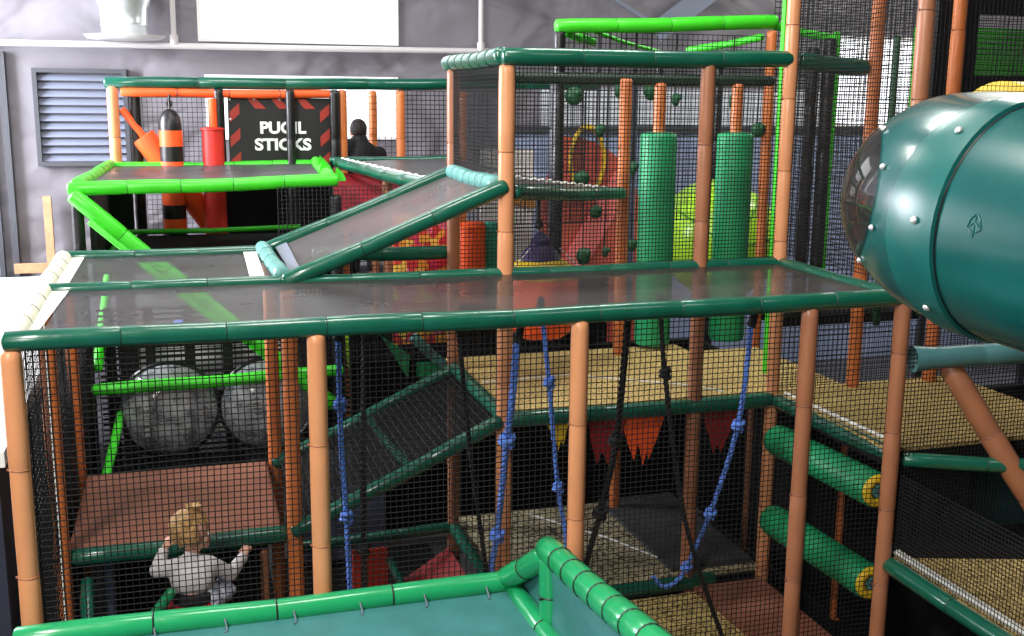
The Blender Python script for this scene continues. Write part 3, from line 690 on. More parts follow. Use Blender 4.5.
# ================================================================== LIME PLATFORM AND PUGIL ARENA
t = thing('lime_platform', V(.95,5,.32), 'black mesh platform framed in bright lime padded rails at upper left', 'platform')
rail(t, V(-.06,3.66,.32), V(1.85,3.66,.36), .05, LIME, seg=.4)
rail(t, V(.12,6.0,.33), V(1.95,6.0,.34), .045, LIME, seg=.4)
rail(t, V(0,3.7,.34), V(.12,6.0,.35), .05, LIME, seg=.3)
rail(t, V(1.8,3.72,.37), V(1.97,5.98,.37), .05, LIME, seg=.3)
sheet([V(.03,3.7,.33),V(1.8,3.7,.36),V(1.93,5.97,.35),V(.13,5.97,.34)], 24, 24, .04, .03, 8).build('mesh_panel', LIMEMESH, t)
for (x,y,z,k) in ((1.86,3.68,.38,.5),(1.84,4.3,.4,.6),(1.9,5.0,.4,.5)):
    m = MB(); m.prism([V(x-.1*k,y-.03,z-.03),V(x+.1*k,y+.02,z-.03),V(x+.06*k,y+.05,z+.02),V(x-.02,y,z+.13*k)], Vector((.01,.03,.01)))
    m.build('torn_vinyl', LIME, t, False)
t = thing('diagonal_brace', V(.9,3.66,-1), 'bright lime padded brace slanting down right from the lime platform', 'brace')
rail(t, V(-.03,3.6,.29), V(1.78,3.6,-1.38), .058, LIME, 'rail', seg=.4)
rail(t, V(.08,3.54,.1), V(.95,3.54,-.7), .022, LIME, 'piping', seg=.9, ties=False)
t = thing('lime_rail', V(.9,3.62,-1.13), 'level lime padded rail in front of the clear domes', 'rail', 'lime padded rails')
rail(t, V(.02,3.58,-1.13), V(1.85,3.6,-1.1), .046, LIME, seg=.5)
t = thing('lime_rail', V(.06,4.6,-.8), 'lime rail running back at the left end of the domes, upper one', 'rail', 'lime padded rails')
rail(t, V(.06,3.7,-1.0), V(.12,5.2,-.4), .04, LIME, seg=.4, ties=False)
t = thing('lime_rail', V(.06,3.2,-1.5), 'lime rail slanting forward below the left end of the level lime rail', 'rail', 'lime padded rails')
rail(t, V(.2,3.75,-1.37), V(.14,2.7,-1.5), .032, LIME, seg=.4, ties=False)
# black cargo web and domes
t = thing('web_wall', V(.95,4.1,-1.9), 'black webbing wall of wide straps and thin cords behind the clear domes', 'net')
for k in range(7):
    x=.1+k*.29; MB().box(V(x,4.08,-1.9), V(x+.075,4.09,-.62)).build('strap', BLACKV, t, False)
m = MB()
for k in range(30): m.box(V(.05,4.095,-1.9+k*.043), V(2.0,4.103,-1.882+k*.043))
m.build('webbing', BLACKV, t, False)
tag(MB().box(V(.3,5.2,-2.0), V(1.9,5.26,-.5)).build('white_board', WHITE, smooth=False), 'white panel glimpsed through the black webbing behind the clear domes', 'panel')
tag(MB().box(V(.2,4.15,-.96), V(1.9,4.55,-.92)).build('black_shelf', BLACKMAT, smooth=False), 'black shelf behind the webbing that carries the two blue balls', 'shelf')
BB='blue balls behind the black webbing'
for k,(x,z,l) in enumerate(((.7,-.85,'blue ball behind the webbing, above the left clear dome'),(1.02,-.85,'blue ball behind the webbing, nearer the lime brace'))):
    m=MB(); m.ball(V(x,4.35,z), .1, 16, 10, (1.2,1,.7)); tag(m.build('play_ball', BLUE), l, 'ball', BB)
def dome(x,z,label):
    t = thing('viewing_dome', V(x,3.72,z-.36), label, 'dome', 'clear bubble domes')
    prof=[(.355*math.cos(a),.2*math.sin(a)) for a in [PI/2*k/8*.999 for k in range(9)]]
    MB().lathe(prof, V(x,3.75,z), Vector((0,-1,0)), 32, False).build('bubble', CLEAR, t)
    MB().torus(V(x,3.75,z), Vector((0,1,0)), .36, .018, 36, 6).build('rim', BLACKV, t)
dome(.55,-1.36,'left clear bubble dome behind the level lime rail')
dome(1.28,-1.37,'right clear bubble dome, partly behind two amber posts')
tag(MB().box(V(1.16,6.3,-2.4), V(2.4,6.36,.3)).build('dark_panel', BLACKMAT, smooth=False), 'black panel below the pugil sign, under the lime platform', 'panel', BP)
tag(MB().box(V(.06,3.85,-.42), V(.1,6.0,.26)).build('dark_panel', BLACKV, smooth=False), 'black side curtain under the left end of the lime platform', 'panel', BP)
tag(MB().box(V(.1,6.0,-2.4), V(.3,6.05,.26)).build('dark_panel', BLACKV, smooth=False), 'black back curtain left of the striped punch bag', 'panel', BP)
t = floor_pad('raised_floor', [(.1,4.0),(1.8,4.0),(1.8,5.88),(.1,5.88)], -.29, .06, BLACKMAT, 'black arena floor below the lime platform with a green lace edge', BLACKMAT)
MB().sweep([V(.12,3.95,-.26),V(.16,4.6,-.26),V(.2,5.85,-.25),V(1.0,5.9,-.26),V(1.8,5.88,-.24)], .024, 8).build('edge_cord', LIME, t)
t = thing('arena_beam', V(1.8,6.1,1.08), 'long thin dark green top beam of the pugil arena', 'beam', 'dark green padded beams')
rail(t, V(.1,6.1,1.08), V(4.9,6.1,1.13), .055, GREEN, seg=.8)
t = thing('arena_rail', V(1.2,6.1,.98), 'orange padded rail just under the far top beam', 'rail')
rail(t, V(.24,6.06,1.0), V(2.15,6.06,1.0), .04, ORANGE, seg=.5)
# striped bag
t = thing('punch_bag', V(.66,6.0,-1.2), 'hanging black and orange striped punch bag in the pugil arena', 'punch bag')
segs=[(.66,.85,BLACKV),(.515,.66,ORANGE),(.378,.515,BLACKV),(.24,.378,ORANGE),(.1,.24,BLACKV),(-.02,.1,ORANGE),(-.148,-.02,BLACKV),(-.277,-.148,ORANGE),(-.6,-.277,BLACKV)]
for z0,z1,mt in segs:
    r=.105
    prof=[(r,0),(r,z1-z0)] if z1<.7 else [(r,0),(r*.99,.06),(r*.85,.12),(r*.6,.17),(r*.3,.19)]
    MB().lathe([(r*.96,0)]+prof[0:], V(.66,6.0,z0), seg=24).build('stripe', mt, t)
MB().sweep([V(.66,6,.84),V(.66,6,.98)], .012, 8).torus(V(.66,6,.9), Vector((0,1,0)), .022, .008).build('hanger', BLACKV, t)
# orange slanted pad
t = thing('pugil_pad', V(.7,5.95,-.4), 'long orange padded pugil bat leaning behind the striped punch bag', 'padded bat')
a,b = V(.24,6.12,.85), V(1.12,6.12,-.4); d=(b-a).normalized()
MB().sweep([a,a+d*.4], .035, 10).build('handle', ORANGE, t)
MB().lathe([(.06,0),(.105,.004),(.11,.03),(.11,1.15),(.09,1.17)], a+d*.3, d, 20).build('foam_head', ORANGE, t)
t = thing('pugil_pad', V(1.06,5.95,-.5), 'upright red padded tube beside the left edge of the pugil sign', 'padded bat')
MB().lathe([(.08,0),(.1,.01),(.1,1.16),(.115,1.165),(.115,1.18),(.05,1.19)], V(1.03,6.0,-.5), seg=20).build('foam_head', RED, t)
MB().sweep([V(1.04,6.02,.5),V(1.04,6.02,.95)], .04, 10).build('handle', ORANGE, t)
# sign
t = thing('pugil_sign', V(1.67,6.1,.36), 'black PUGIL STICKS sign with red hazard stripes along its border', 'sign')
MB().box(V(1.18,6.09,.3), V(2.14,6.11,.96)).build('board', SIGNB, t, False)
m=MB()
def para(cx,cz,w,h,s): m.prism([V(cx-w-s,6.088,cz-h),V(cx+w-s,6.088,cz-h),V(cx+w+s,6.088,cz+h),V(cx-w+s,6.088,cz+h)], Vector((0,-.003,0)))
for cx in (1.46,1.68,1.92): m.prism([V(cx-.1,6.088,.95),V(cx-.02,6.088,.95),V(cx+.07,6.088,.86),V(cx-.03,6.088,.86)], Vector((0,-.003,0)))
for cz in (.83,.6,.38):
    m.prism([V(1.195,6.088,cz-.1),V(1.285,6.088,cz-.02),V(1.285,6.088,cz+.08),V(1.195,6.088,cz)], Vector((0,-.003,0)))
    m.prism([V(2.035,6.088,cz-.1),V(2.125,6.088,cz-.02),V(2.125,6.088,cz+.08),V(2.035,6.088,cz)], Vector((0,-.003,0)))
m.build('hazard_stripes', SIGNR, t, False)
for s,z,w in (('PUGIL',.632,.43),('STICKS',.475,.53)):
    c=bpy.data.curves.new('lettering','FONT'); c.body=s; c.size=.15; c.align_x='CENTER'; c.extrude=.002; c.offset=.006
    tmp=bpy.data.objects.new('lettering_curve',c); COL.objects.link(tmp); bpy.context.view_layer.update()
    me=bpy.data.meshes.new_from_object(tmp.evaluated_get(bpy.context.evaluated_depsgraph_get())); bpy.data.objects.remove(tmp)
    wd=max(v.co.x for v in me.vertices)-min(v.co.x for v in me.vertices)
    me.transform(Matrix.Translation(V(1.68,6.084,z)-t.location) @ Matrix.Rotation(PI/2,4,'X') @ Matrix.Diagonal((w/wd,1,1,1)))
    me.materials.clear(); me.materials.append(SIGNW)
    o=bpy.data.objects.new('lettering',me); COL.objects.link(o); o.parent=t
for (x,z) in ((1.2,.94),(1.42,.945),(1.66,.945),(1.2,.76)): MB().ball(V(x,6.085,z), .012, 8, 6).build('grommet', BOLT, t)
# person deck
t = floor_pad('raised_floor', [(2.2,5.3),(3.4,5.3),(3.4,7.3),(2.2,7.3)], -.86, .06, BLACKMAT, 'dark floor the adult stands on, beyond the far arena posts', BLACKMAT)
t = thing('mesh_deck', V(2.4,4,.4), 'dark mesh deck behind the sloping ramp, bordered by a white laced green rail', 'platform')
rail(t, V(2.06,5.17,.4), V(2.3,2.5,.4), .046, GREEN, seg=.5)
rail(t, V(2.05,5.6,.4), V(3.3,5.6,.41), .03, GREEN, seg=.4)
sheet([V(2.08,5.2,.41),V(2.34,2.5,.41),V(3.2,2.5,.41),V(3.2,5.6,.41)], 20, 16, .03, .02, 11).build('mesh_panel', LIMEMESH, t)
MB().sweep([V(2.1,5.17,.44)+ (V(2.32,2.6,.44)-V(2.1,5.17,.44))*(i/40)+Vector((0,0,.006*math.sin(i*2.2))) for i in range(41)], .008, 6).build('lace_edge', LACE, t)
m = sheet([V(2.02,5.1,.32),V(2.75,4.2,.32),V(2.75,4.2,-.15),V(2.02,5.1,-.2)], 14, 10, 0, .04, 2)
tag(m.build('red_curtain', pm('crimson_fabric',(196,40,56),.6)), 'red fabric curtain hanging under the rear mesh deck', 'curtain')
tag(MB().box(V(2.19,3.3,-2.4), V(2.63,3.36,-.86)).build('dark_panel', BLACKMAT, smooth=False), 'black panel under the patchwork printed panel', 'panel', BP)
tag(MB().box(V(2.2,3.3,-.86), V(2.62,3.36,.12)).build('print_panel', MURAL, smooth=False), 'orange pink and yellow patchwork printed panel below the sloping ramp', 'panel')
tag(MB().box(V(2.62,2.95,-2.4), V(3.0,3.25,-.54)).build('black_plinth', BLACKMAT, smooth=False), 'black plinth carrying the orange foam block and teal cylinder', 'plinth')
m=MB(); m.lathe([(.1,0),(.13,.02),(.13,.58),(.1,.6)], V(2.74,3.1,-.52), seg=22); tag(m.build('foam_block', ORANGE), 'bright orange foam post block left of the tall tan post', 'pad')
m=MB(); m.lathe([(.06,0),(.08,.02),(.08,.6),(.06,.62)], V(2.885,3.05,-.54), seg=20); tag(m.build('foam_block', pm('teal_foam',(20,140,112),.5)), 'narrow teal foam cylinder beside the orange foam block', 'pad')

# ================================================================== BACKGROUND PLAY ITEMS (right middle)
tag(MB().box(V(3.75,6.5,-2.45), V(4.33,6.55,.45)).build('white_board', WHITE, smooth=False), 'white printed panel behind the purple cap of the hanging ball', 'panel')
m=MB(); m.prism([V(3.72,6.47,.1),V(4.0,6.47,.2),V(4.35,6.47,.1),V(4.35,6.47,-.18),V(4.1,6.47,-.12),V(3.85,6.47,-.02)], Vector((0,.02,0))); tag(m.build('ochre_arc', pm('ochre',(210,150,60),.6), smooth=False), 'ochre curved band on the white printed panel', 'decoration')
t = thing('red_play_panel', V(4.9,6.3,-2.45), 'red and pink curved play panel behind the first green foam column', 'panel')
m=MB(); pts=[V(4.35,6.25,-2.45),V(5.45,6.25,-2.45)]+[V(5.45-.55*(1-math.cos(a))*1.6,6.25,-.2+.8*math.sin(a)) for a in [PI/2*k/8 for k in range(9)]]+[V(4.35,6.25,-.1)]
m.prism(pts, Vector((0,.12,0))); m.build('board', pm('faded_red_vinyl',(198,88,74),.5), t, False)
m=MB(); m.prism([V(4.5,6.22,-.85),V(4.8,6.22,-.85),V(5.3,6.22,.0),V(5.25,6.22,.35),V(5.0,6.22,.0)], Vector((0,.03,0))); m.build('swoosh', pm('pink_vinyl',(236,120,120),.5), t, False)
m=MB(); m.torus(V(4.82,6.2,.35), Vector((0,1,0)), .34, .035, 36, 8, .55); tag(m.build('yellow_ring', YELLOW), 'yellow oval ring fixed on the faded red play panel', 'ring')
t = thing('lime_dome', V(6.0,5.6,-1.05), 'big round lime green plastic dome behind the green foam columns', 'dome')
MB().lathe([(.02,0),(.2,.02),(.38,.1),(.5,.22),(.57,.38),(.59,.41),(.585,.44),(.6,.6),(.6,1.0),(.5,1.02)], V(5.9,5.0,-.45), Vector((.3,1,0)), 40).build('dome_shell', LIMEBALL, t)
for k in range(5):
    aa=.6+k*PI/4*1.0; c=V(5.9,5.0,-.45); ax=Vector((.3,1,0)).normalized(); sx=Vector((0,0,1)).cross(ax); ux=ax.cross(sx)
    MB().sweep([c+ax*h+(sx*math.cos(aa)+ux*math.sin(aa))*(r+.004) for r,h in ((.1,.01),(.2,.02),(.38,.1),(.5,.22),(.57,.38))], .012, 6).build('rib', pm('green_rib',(90,170,40),.4) if k==0 else bpy.data.materials['green_rib'], t)
HG='green climbing holds on hanging cords'
for k,(px,y,z,r,sx,l) in enumerate(((4.243,3.66,.43,.06,.75,'green hold just left of the first foam column, upper one'),(3.947,3.66,.735,.055,1,'green hold between the tall black post and the netted amber post'),(5.367,3.66,.736,.07,1.2,'green hold right of the second foam column near its top'),(4.255,3.66,-.203,.06,.9,'green hold just left of the first foam column, lower one'),(3.8,3.66,.35,.07,1.3,'green hold above the green rounded rail end of the landing'),(3.93,3.66,.08,.06,1.2,'green hold below the landing rail, left of the amber post'),(4.16,3.66,.12,.055,.8,'green hold peeking from behind the netted amber post'),(3.83,3.66,-.28,.08,1,'large green hold low on the dark grey post'),(4.02,3.66,-.25,.05,.7,'small green hold low and left of the amber post'),(3.72,3.66,1.0,.08,1.2,'green hold high beside the tall black post'),(4.12,3.66,1.05,.08,.9,'green hold high on the left of the netted amber post'),(4.38,3.66,1.06,.1,.8,'wide green hold under the beam right of the netted amber post'),(4.6,3.66,.98,.06,.7,'green hold under the beam left of the first foam column pole'),(5.12,3.66,.97,.07,.6,'green hold left of the second foam column pole'))):
    r*=.8; m=MB(); m.ball(V(px,y-.02,z), r, 12, 8, (sx,.7,1.15)); m.ball(V(px+r*.35,y-.04,z+r*.4), r*.6, 8, 6)
    h=tag(m.build('climbing_hold', pm('green_hold',(18,84,48),.5) if k==0 else bpy.data.materials['green_hold']), l, 'climbing hold', HG)
    MB().sweep([V(px,y,z+r*.8),V(px,y,1.5)], .006, 6).build('cord', BLACKROPE, h)
# black panel with net window at upper right
t = thing('window_panel', V(7.6,3.2,.2), 'black panel with a netted square window at upper right', 'panel')
W0=(6.72,3.2,-.2); 
m=MB(); x0,x1,z0,z1=7.12,8.2,1.2,1.7
for a,b in ((V(6.72,3.2,.0),V(9,3.24,z0)),(V(6.72,3.2,z1),V(9,3.24,2.4)),(V(6.72,3.2,z0),V(x0,3.24,z1)),(V(x1,3.2,z0),V(9,3.24,z1))): m.box(a,b)
m.build('board', BLACKV, t, False)
net_mb(V(x0,3.22,z0), Vector((x1-x0,0,0)), Vector((0,0,z1-z0)), .045, .006).build('window_net', NET, t, False)
t = thing('lime_board', V(8.5,4.65,-2.45), 'lime green board seen through the netted square window', 'panel')
MB().box(V(7.6,4.6,.8), V(9.5,4.7,1.7)).build('board', LIME, t, False)
for x in (7.9,9.2): MB().box(V(x,4.62,-2.45), V(x+.06,4.68,.8)).build('leg', DKMETAL, t, False)
t = floor_pad('raised_floor', [(5.6,3.5),(7.0,3.5),(7.0,4.1),(5.6,4.1)], -.85, .08, BLACKMAT, 'black floor edge carrying the two black posts and thin green poles', BLACKMAT)
t = thing('yellow_tube', V(6.2,2.0,.6), 'yellow plastic tube top peeking over the teal slide tube', 'tube')
MB().lathe([(.3,0),(.39,.02),(.39,.5),(.3,.52)], V(6.2,1.78,.74), Vector((.9,.3,0)), 28).build('tube_shell', YELLOW, t)

# ================================================================== TEAL SLIDE TUBE
d = Vector((-.1697,.9826,.0759)).normalized()
def cam_axes():
    f,yaw,pitch,roll = 1103.07,.2981,.1964,.0098
    F=Vector((math.sin(yaw)*math.cos(pitch),math.cos(yaw)*math.cos(pitch),-math.sin(pitch)))
    R=Vector((math.cos(yaw),-math.sin(yaw),0)); U=R.cross(F)
    c,s=math.cos(roll),math.sin(roll); return c*R+s*U, -s*R+c*U, F
TC = V(3.261,-1.78,.594)          # centre of the first flange
rt=.385
t = thing('slide_tube', TC.copy()-Vector((0,0,rt)), 'big glossy teal green plastic slide tube with a clear bubble window', 'slide')
Rb=.519; AM=1.63; right=Vector((d.y,-d.x,0)).normalized()
def tube_pt(s):
    if s<=0: return TC+d*s, d
    a=min(s/Rb,AM); ex=max(0,s-AM*Rb); tt=d*math.cos(a)+right*math.sin(a)
    return TC+d*Rb*math.sin(a)+right*Rb*(1-math.cos(a))+tt*ex, tt
def tube_rows(s0,s1,n,rfun,seg=48,arc=None):
    rows=[]
    for i in range(n+1):
        s=s0+(s1-s0)*i/n; c,tt=tube_pt(s); side=Vector((0,0,1)).cross(tt).normalized(); up=tt.cross(side)
        rr=rfun(s); rows.append([c+(side*math.cos(k*2*PI/seg)+up*math.sin(k*2*PI/seg))*rr for k in range(seg)])
    return rows
m=MB(); m.grid(tube_rows(0,Rb*AM+.7,30,lambda s:rt), True); m.build('elbow', SLIDE, t)
m=MB(); m.grid(tube_rows(-2.6,-.036,8,lambda s:rt*1.0), True); m.build('tube_section', SLIDE, t)
m=MB(); m.grid(tube_rows(-.03,.11,28,lambda s:rt+.013 if -.025<s<.072 else rt+.001), True); m.build('flange', SLIDERIM, t)
m=MB(); m.grid(tube_rows(-.038,-.03,2,lambda s:rt+.002), True); m.build('seam_gap', BLACKV, t)
def tsurf(s,ang,r=rt+.018):
    c,tt=tube_pt(s); side=Vector((0,0,1)).cross(tt).normalized(); up=tt.cross(side)
    nrm=side*math.cos(ang)+up*math.sin(ang); return c+nrm*r, nrm
for k in range(8):
    p,nv=tsurf(.025, k*2*PI/8+.05); MB().lathe([(.013,0),(.012,.005),(.006,.009)], p-nv*.002, nv, 10).build('bolt', BOLT, t)
mk=MB()
for (a0,b0,a1,b1) in ((0,-.09,0,.1),(0,.1,-.05,.05),(0,.1,.05,.05),(-.05,.05,-.07,-.02),(.05,.05,.07,-.02),(-.07,-.02,-.02,-.05),(.07,-.02,.02,-.05),(-.045,.0,0,.03),(.045,0,0,.03)):
    mk.sweep([tsurf(-.17+a0*.35,.1+b0,rt+.001)[0], tsurf(-.17+a1*.35,.1+b1,rt+.001)[0]], .0022, 5)
mk.build('moulded_emblem', SLIDERIM, t)
# bubble window on the outside of the bend
SW,AW=.40,0.1
m=MB(); rows=[]
for i in range(9):
    q=i/8; r=[]
    for k in range(28):
        th=k*2*PI/28; s=SW+.24*q*math.cos(th); an=AW+.66*q*math.sin(th)
        p,nv=tsurf(s,an,rt+.006+.012*(1-q*q)); r.append(p)
    rows.append(r)
m.grid(rows, True, True); w=m.build('bubble_window', TINT, t)
for k in range(8):
    th=k*2*PI/8+.3; p,nv=tsurf(SW+.255*math.cos(th),AW+.69*math.sin(th),rt+.004); MB().lathe([(.011,0),(.01,.006),(.005,.01)], p, nv, 10).build('window_bolt', BOLT, w)
# support bar and diagonal post
t = thing('support_bar', V(4.6,-.05,-.36), 'pale teal padded bar with a flared end under the slide tube', 'bar')
m=MB(); P0=V(4.27,-.02,-.325); P1=V(5.3,-.25,-.27); dd=(P1-P0).normalized()
m.lathe([(.03,0.035),(.07,0),(.066,.03),(.058,.09),(.055,.16),(.056,.36),(.053,.37),(.056,.38),(.056,.6),(.053,.61),(.056,.62),(.056,1.05)], P0, dd, 18); m.build('foam_sleeve', pm('grey_teal_vinyl',(66,112,114),.4,var=.1), t)
t = thing('diagonal_post', V(4.6,-.45,-1.42), 'thick rosy padded post slanting down right below the slide tube', 'post')
rail(t, V(4.5,.0,-.36), V(5.12,-.34,-1.42), .062, ROSE, 'foam_sleeve', seg=.42, n=16)
tag(MB().box(V(5.22,.02,-.95), V(5.5,.06,-.42)).build('patterned_pad', NAVY, smooth=False), 'dark navy pad hanging at the right edge beside the diagonal post', 'pad')

# ================================================================== FOREGROUND CANOPY
t = thing('slide_canopy', V(1.05,-.8,-1.27), 'mint green padded canopy frame with teal sheets in the foreground', 'canopy')
rail(t, V(-.06,-.14,-1.215), V(2.06,-.13,-1.23), .052, MINT, seg=.5)
rail(t, V(2.08,-.14,-1.26), V(2.14,-1.7,-1.28), .045, MINT, seg=.4)
rail(t, V(2.05,-.12,-1.22), V(2.13,-.5,-.95), .054, MINT, seg=.3)
rail(t, V(2.13,-.46,-.935), V(2.13,-1.9,-.78), .058, MINT, seg=.17)
rail(t, V(2.135,-.53,-1.3), V(2.13,-.52,-.95), .05, MINT, 'upright', seg=.17)
sheet([V(-.02,-1.9,-1.3),V(2.1,-1.9,-1.3),V(2.06,-.17,-1.26),V(-.02,-.17,-1.25)], 40, 30, .03, .012, 4).build('roof_sheet', TEALVINYL, t)
sheet([V(2.12,-.12,-1.27),V(2.14,-1.8,-1.3),V(2.13,-1.8,-.8),V(2.125,-.42,-.97)], 30, 16, 0, .03, 6).build('guard_sheet', TEALVINYL, t)
for k in range(7):
    x=.2+k*.29; MB().sweep([V(x,-.185,-1.215),V(x+.004,-.2,-1.24),V(x+.006,-.222,-1.256),V(x-.006,-.23,-1.258)], .0035, 5).build('lacing_tie', GREYMETAL, t)

# ================================================================== PEOPLE
def blob(mb, name, mat, parent, voxel=.008, smooth=6, disp=None):
    o = mb.build(name, mat, None, origin=Vector((0,0,0)))
    r = o.modifiers.new('r','REMESH'); r.mode='VOXEL'; r.voxel_size=voxel
    if smooth:
        s = o.modifiers.new('s','SMOOTH'); s.factor=.5; s.iterations=smooth
    bpy.context.view_layer.update()
    dg = bpy.context.evaluated_depsgraph_get()
    me = bpy.data.meshes.new_from_object(o.evaluated_get(dg)); me.name = name
    o.modifiers.clear(); o.data = me
    if not me.materials: me.materials.append(mat)
    me.polygons.foreach_set('use_smooth', [True]*len(me.polygons))
    if parent is not None:
        o.parent = parent
    return o
def cap(m, a, b, ra, rb): m.capsule(Vector(a), Vector(b), ra, rb)
def hand(m, wrist, dirv, palm_n, side, k=1.0, curl=.9):
    """palm, four fingers of unequal length bent at the knuckles and a thumb leaving the side of the palm"""
    w=Vector(wrist); d=Vector(dirv).normalized(); n=Vector(palm_n); n=(n-d*n.dot(d)).normalized(); s=d.cross(n)*side
    L=.05*k
    for q in (-1,-.33,.33,1): m.capsule(w, w+d*L+s*q*.017*k, .0135*k, .0105*k, 10)
    for i,q in enumerate((-1,-.33,.33,1)):
        ln=(.030,.036,.034,.026)[i]*k; b=w+d*L+s*q*.018*k
        e=b+(d*math.cos(curl*.6)+n*math.sin(curl*.6))*ln*.6; f=e+(d*math.cos(curl*1.9)+n*math.sin(curl*1.9))*ln*.5; g=f+(d*math.cos(curl*2.8)+n*math.sin(curl*2.8))*ln*.35
        m.capsule(b,e,.0085*k,.0078*k,8); m.capsule(e,f,.0078*k,.007*k,8); m.capsule(f,g,.007*k,.006*k,8)
    tb=w+d*L*.35+s*-.017*k; te=tb+(d*.7-s*.7+n*.5).normalized()*.026*k; tf=te+(d*.8+n*.6).normalized()*.02*k
    m.capsule(tb,te,.0095*k,.0085*k,8); m.capsule(te,tf,.0085*k,.007*k,8)

# child, seen from behind, head turned right, right fist on the rail
CH = V(.655,.93,-2.1)
child = thing('child', CH, 'toddler in a pale knit top and red trousers, right fist on the green rail', 'person')
hc = Vector((.01,.02,.755)); fd = Vector((.97,.1,-.1)).normalized(); fs = Vector((0,0,1)).cross(fd).normalized()*-1; fu = Vector((0,0,1))
m = MB()
# head with jaw, cheeks, nose, ears
m.ball(hc+Vector((0,0,.012)), .079, 20, 14, (1,1,1.08)); m.ball(hc+fd*.022-fu*.03, .062, 18, 12)
for s in (-1,1): m.ball(hc+fd*.05+fs*s*.028-fu*.03, .026, 10, 8); m.ball(hc+fs*s*.08-fu*.012, .017, 10, 8, (.7,.7,1.3))
m.ball(hc+fd*.083-fu*.018, .0115, 8, 6); m.ball(hc+fd*.06-fu*.064, .022, 10, 8)
m.ball(hc+fd*.078-fu*.043, .009, 8, 6); m.ball(hc+fd*.068+fu*.02, .02, 8, 6)
cap(m, (0,0,.6), hc-fu*.05+Vector((0,-.005,0)), .036, .034)
# trunk and limbs
cap(m, (-.035,0,.575), (.035,0,.575), .058, .058); cap(m, (0,0,.57), (0,-.01,.42), .074, .072); cap(m, (-.03,-.005,.37), (.03,-.005,.37), .07, .07)
sl,sr = (-.085,0,.592),(.085,.0,.59); el,wl = (-.165,.03,.575),(-.128,.085,.65); er,wr = (.185,.07,.5),(.262,.2,.53)
for a,b,c in ((sl,el,wl),(sr,er,wr)): cap(m,a,b,.034,.028); cap(m,b,c,.028,.021)
hand(m, wl, (.35,.2,.9), (.8,.3,-.2), 1, .9, .8)
hand(m, wr, (.25,.6,.35), (.1,.5,-.85), -1, 1.0, 1.05)
for s in (-1,1):
    cap(m,(s*.045,-.005,.35),(s*.055,.03,.19),.052,.04); cap(m,(s*.055,.03,.19),(s*.055,-.005,.04),.038,.026); cap(m,(s*.055,-.01,.025),(s*.065,.075,.018),.024,.018)
body = blob(m,'body',SKIN,child,.0058,5)
m = MB()
cap(m, (-.045,0,.58), (.045,0,.58), .064, .064); cap(m, (0,0,.57), (0,-.012,.55), .082, .09); cap(m,(-.022,-.01,.54),(.022,-.01,.537),.086,.086); cap(m,(0,0,.6),(0,.0,.635),.052,.042)
for a,b,c in ((sl,el,wl),(sr,er,wr)):
    c2=Vector(b).lerp(Vector(c),.9); cap(m,a,b,.043,.037); cap(m,b,c2,.037,.028)
blob(m,'knit_top',SHIRT,child,.0075,4)
m = MB(); m.lathe([(.098,0),(.104,.008),(.1,.045),(.09,.05)], Vector((0,-.012,.432)), seg=24); blob(m,'waistband',BLACKCLOTH,child,.009,1)
m = MB(); cap(m,(-.03,-.01,.385),(.03,-.01,.385),.096,.096)
for s in (-1,1): cap(m,(s*.048,-.005,.32),(s*.056,.03,.19),.062,.052); cap(m,(s*.056,.03,.19),(s*.056,-.003,.07),.05,.044)
blob(m,'trousers',REDCLOTH,child,.009,3)
m = MB()
for i in range(5): m.capsule(Vector((.07+.02*i,-.04+.03*i,.49-.004*i)), Vector((.1+.02*i,-.05+.03*i,.42-.012*(i%2))), .02, .034, 10)
blob(m,'cloth_tail',SCARF,child,.009,3)
# hair: cap of many locks, open over the face
m = MB(); rr=random.Random(3)
m.ball(hc+Vector((0,0,.022))-fd*.026, .086, 20, 14, (1,1,1.0))
for i in range(120):
    th=rr.uniform(0,2*PI); el_=rr.uniform(-.3,1.5)
    dv=Vector((math.cos(th)*math.cos(el_),math.sin(th)*math.cos(el_),math.sin(el_)))
    if dv.dot(fd)>.3 and dv.z<.7: continue
    p=hc+Vector((0,0,.015))-fd*.012+dv*.086; tdir=(Vector((rr.uniform(-.3,.3),rr.uniform(-.3,.3),-1))); tdir=(tdir-dv*tdir.dot(dv)).normalized()
    q=p+tdir*rr.uniform(.035,.06)-dv*.004; m.capsule(p,q,.0115,.006,8)
for i in range(9):
    a=i*2*PI/9; m.capsule(hc+Vector((.01,.0,.1)), hc+Vector((.012+.035*math.cos(a),.035*math.sin(a),.118+.012*rr.random())), .013, .008, 8)
blob(m,'hair',HAIRM,child,.0058,2)
EYEW=pm('eye_white',(240,240,238),.3); IRIS=pm('iris_blue',(70,100,130),.2); LIPS=pm('lips',(206,118,112),.5)
for s in (-1,1):
    e=MB(); e.ball(hc+fd*.07+fs*s*.027-fu*.004,.0105,10,8); eo=e.build('eye',EYEW,None,origin=Vector((0,0,0))); eo.parent=child
    e=MB(); e.ball(hc+fd*.0785+fs*s*.027-fu*.004,.0052,8,6); io=e.build('iris',IRIS,None,origin=Vector((0,0,0))); io.parent=eo
e=MB(); e.ball(hc+fd*.0815-fu*.043,.012,12,8,(.7,1.2,.35)); lo=e.build('mouth',LIPS,None,origin=Vector((0,0,0))); lo.parent=child
e=MB(); e.torus(hc+Vector((.01,0,.092)),Vector((0,0,1)),.018,.005,14,6); co=e.build('hair_tie',CREAM,None,origin=Vector((0,0,0))); co.parent=child

child.scale=(1.06,1.12,1.12)
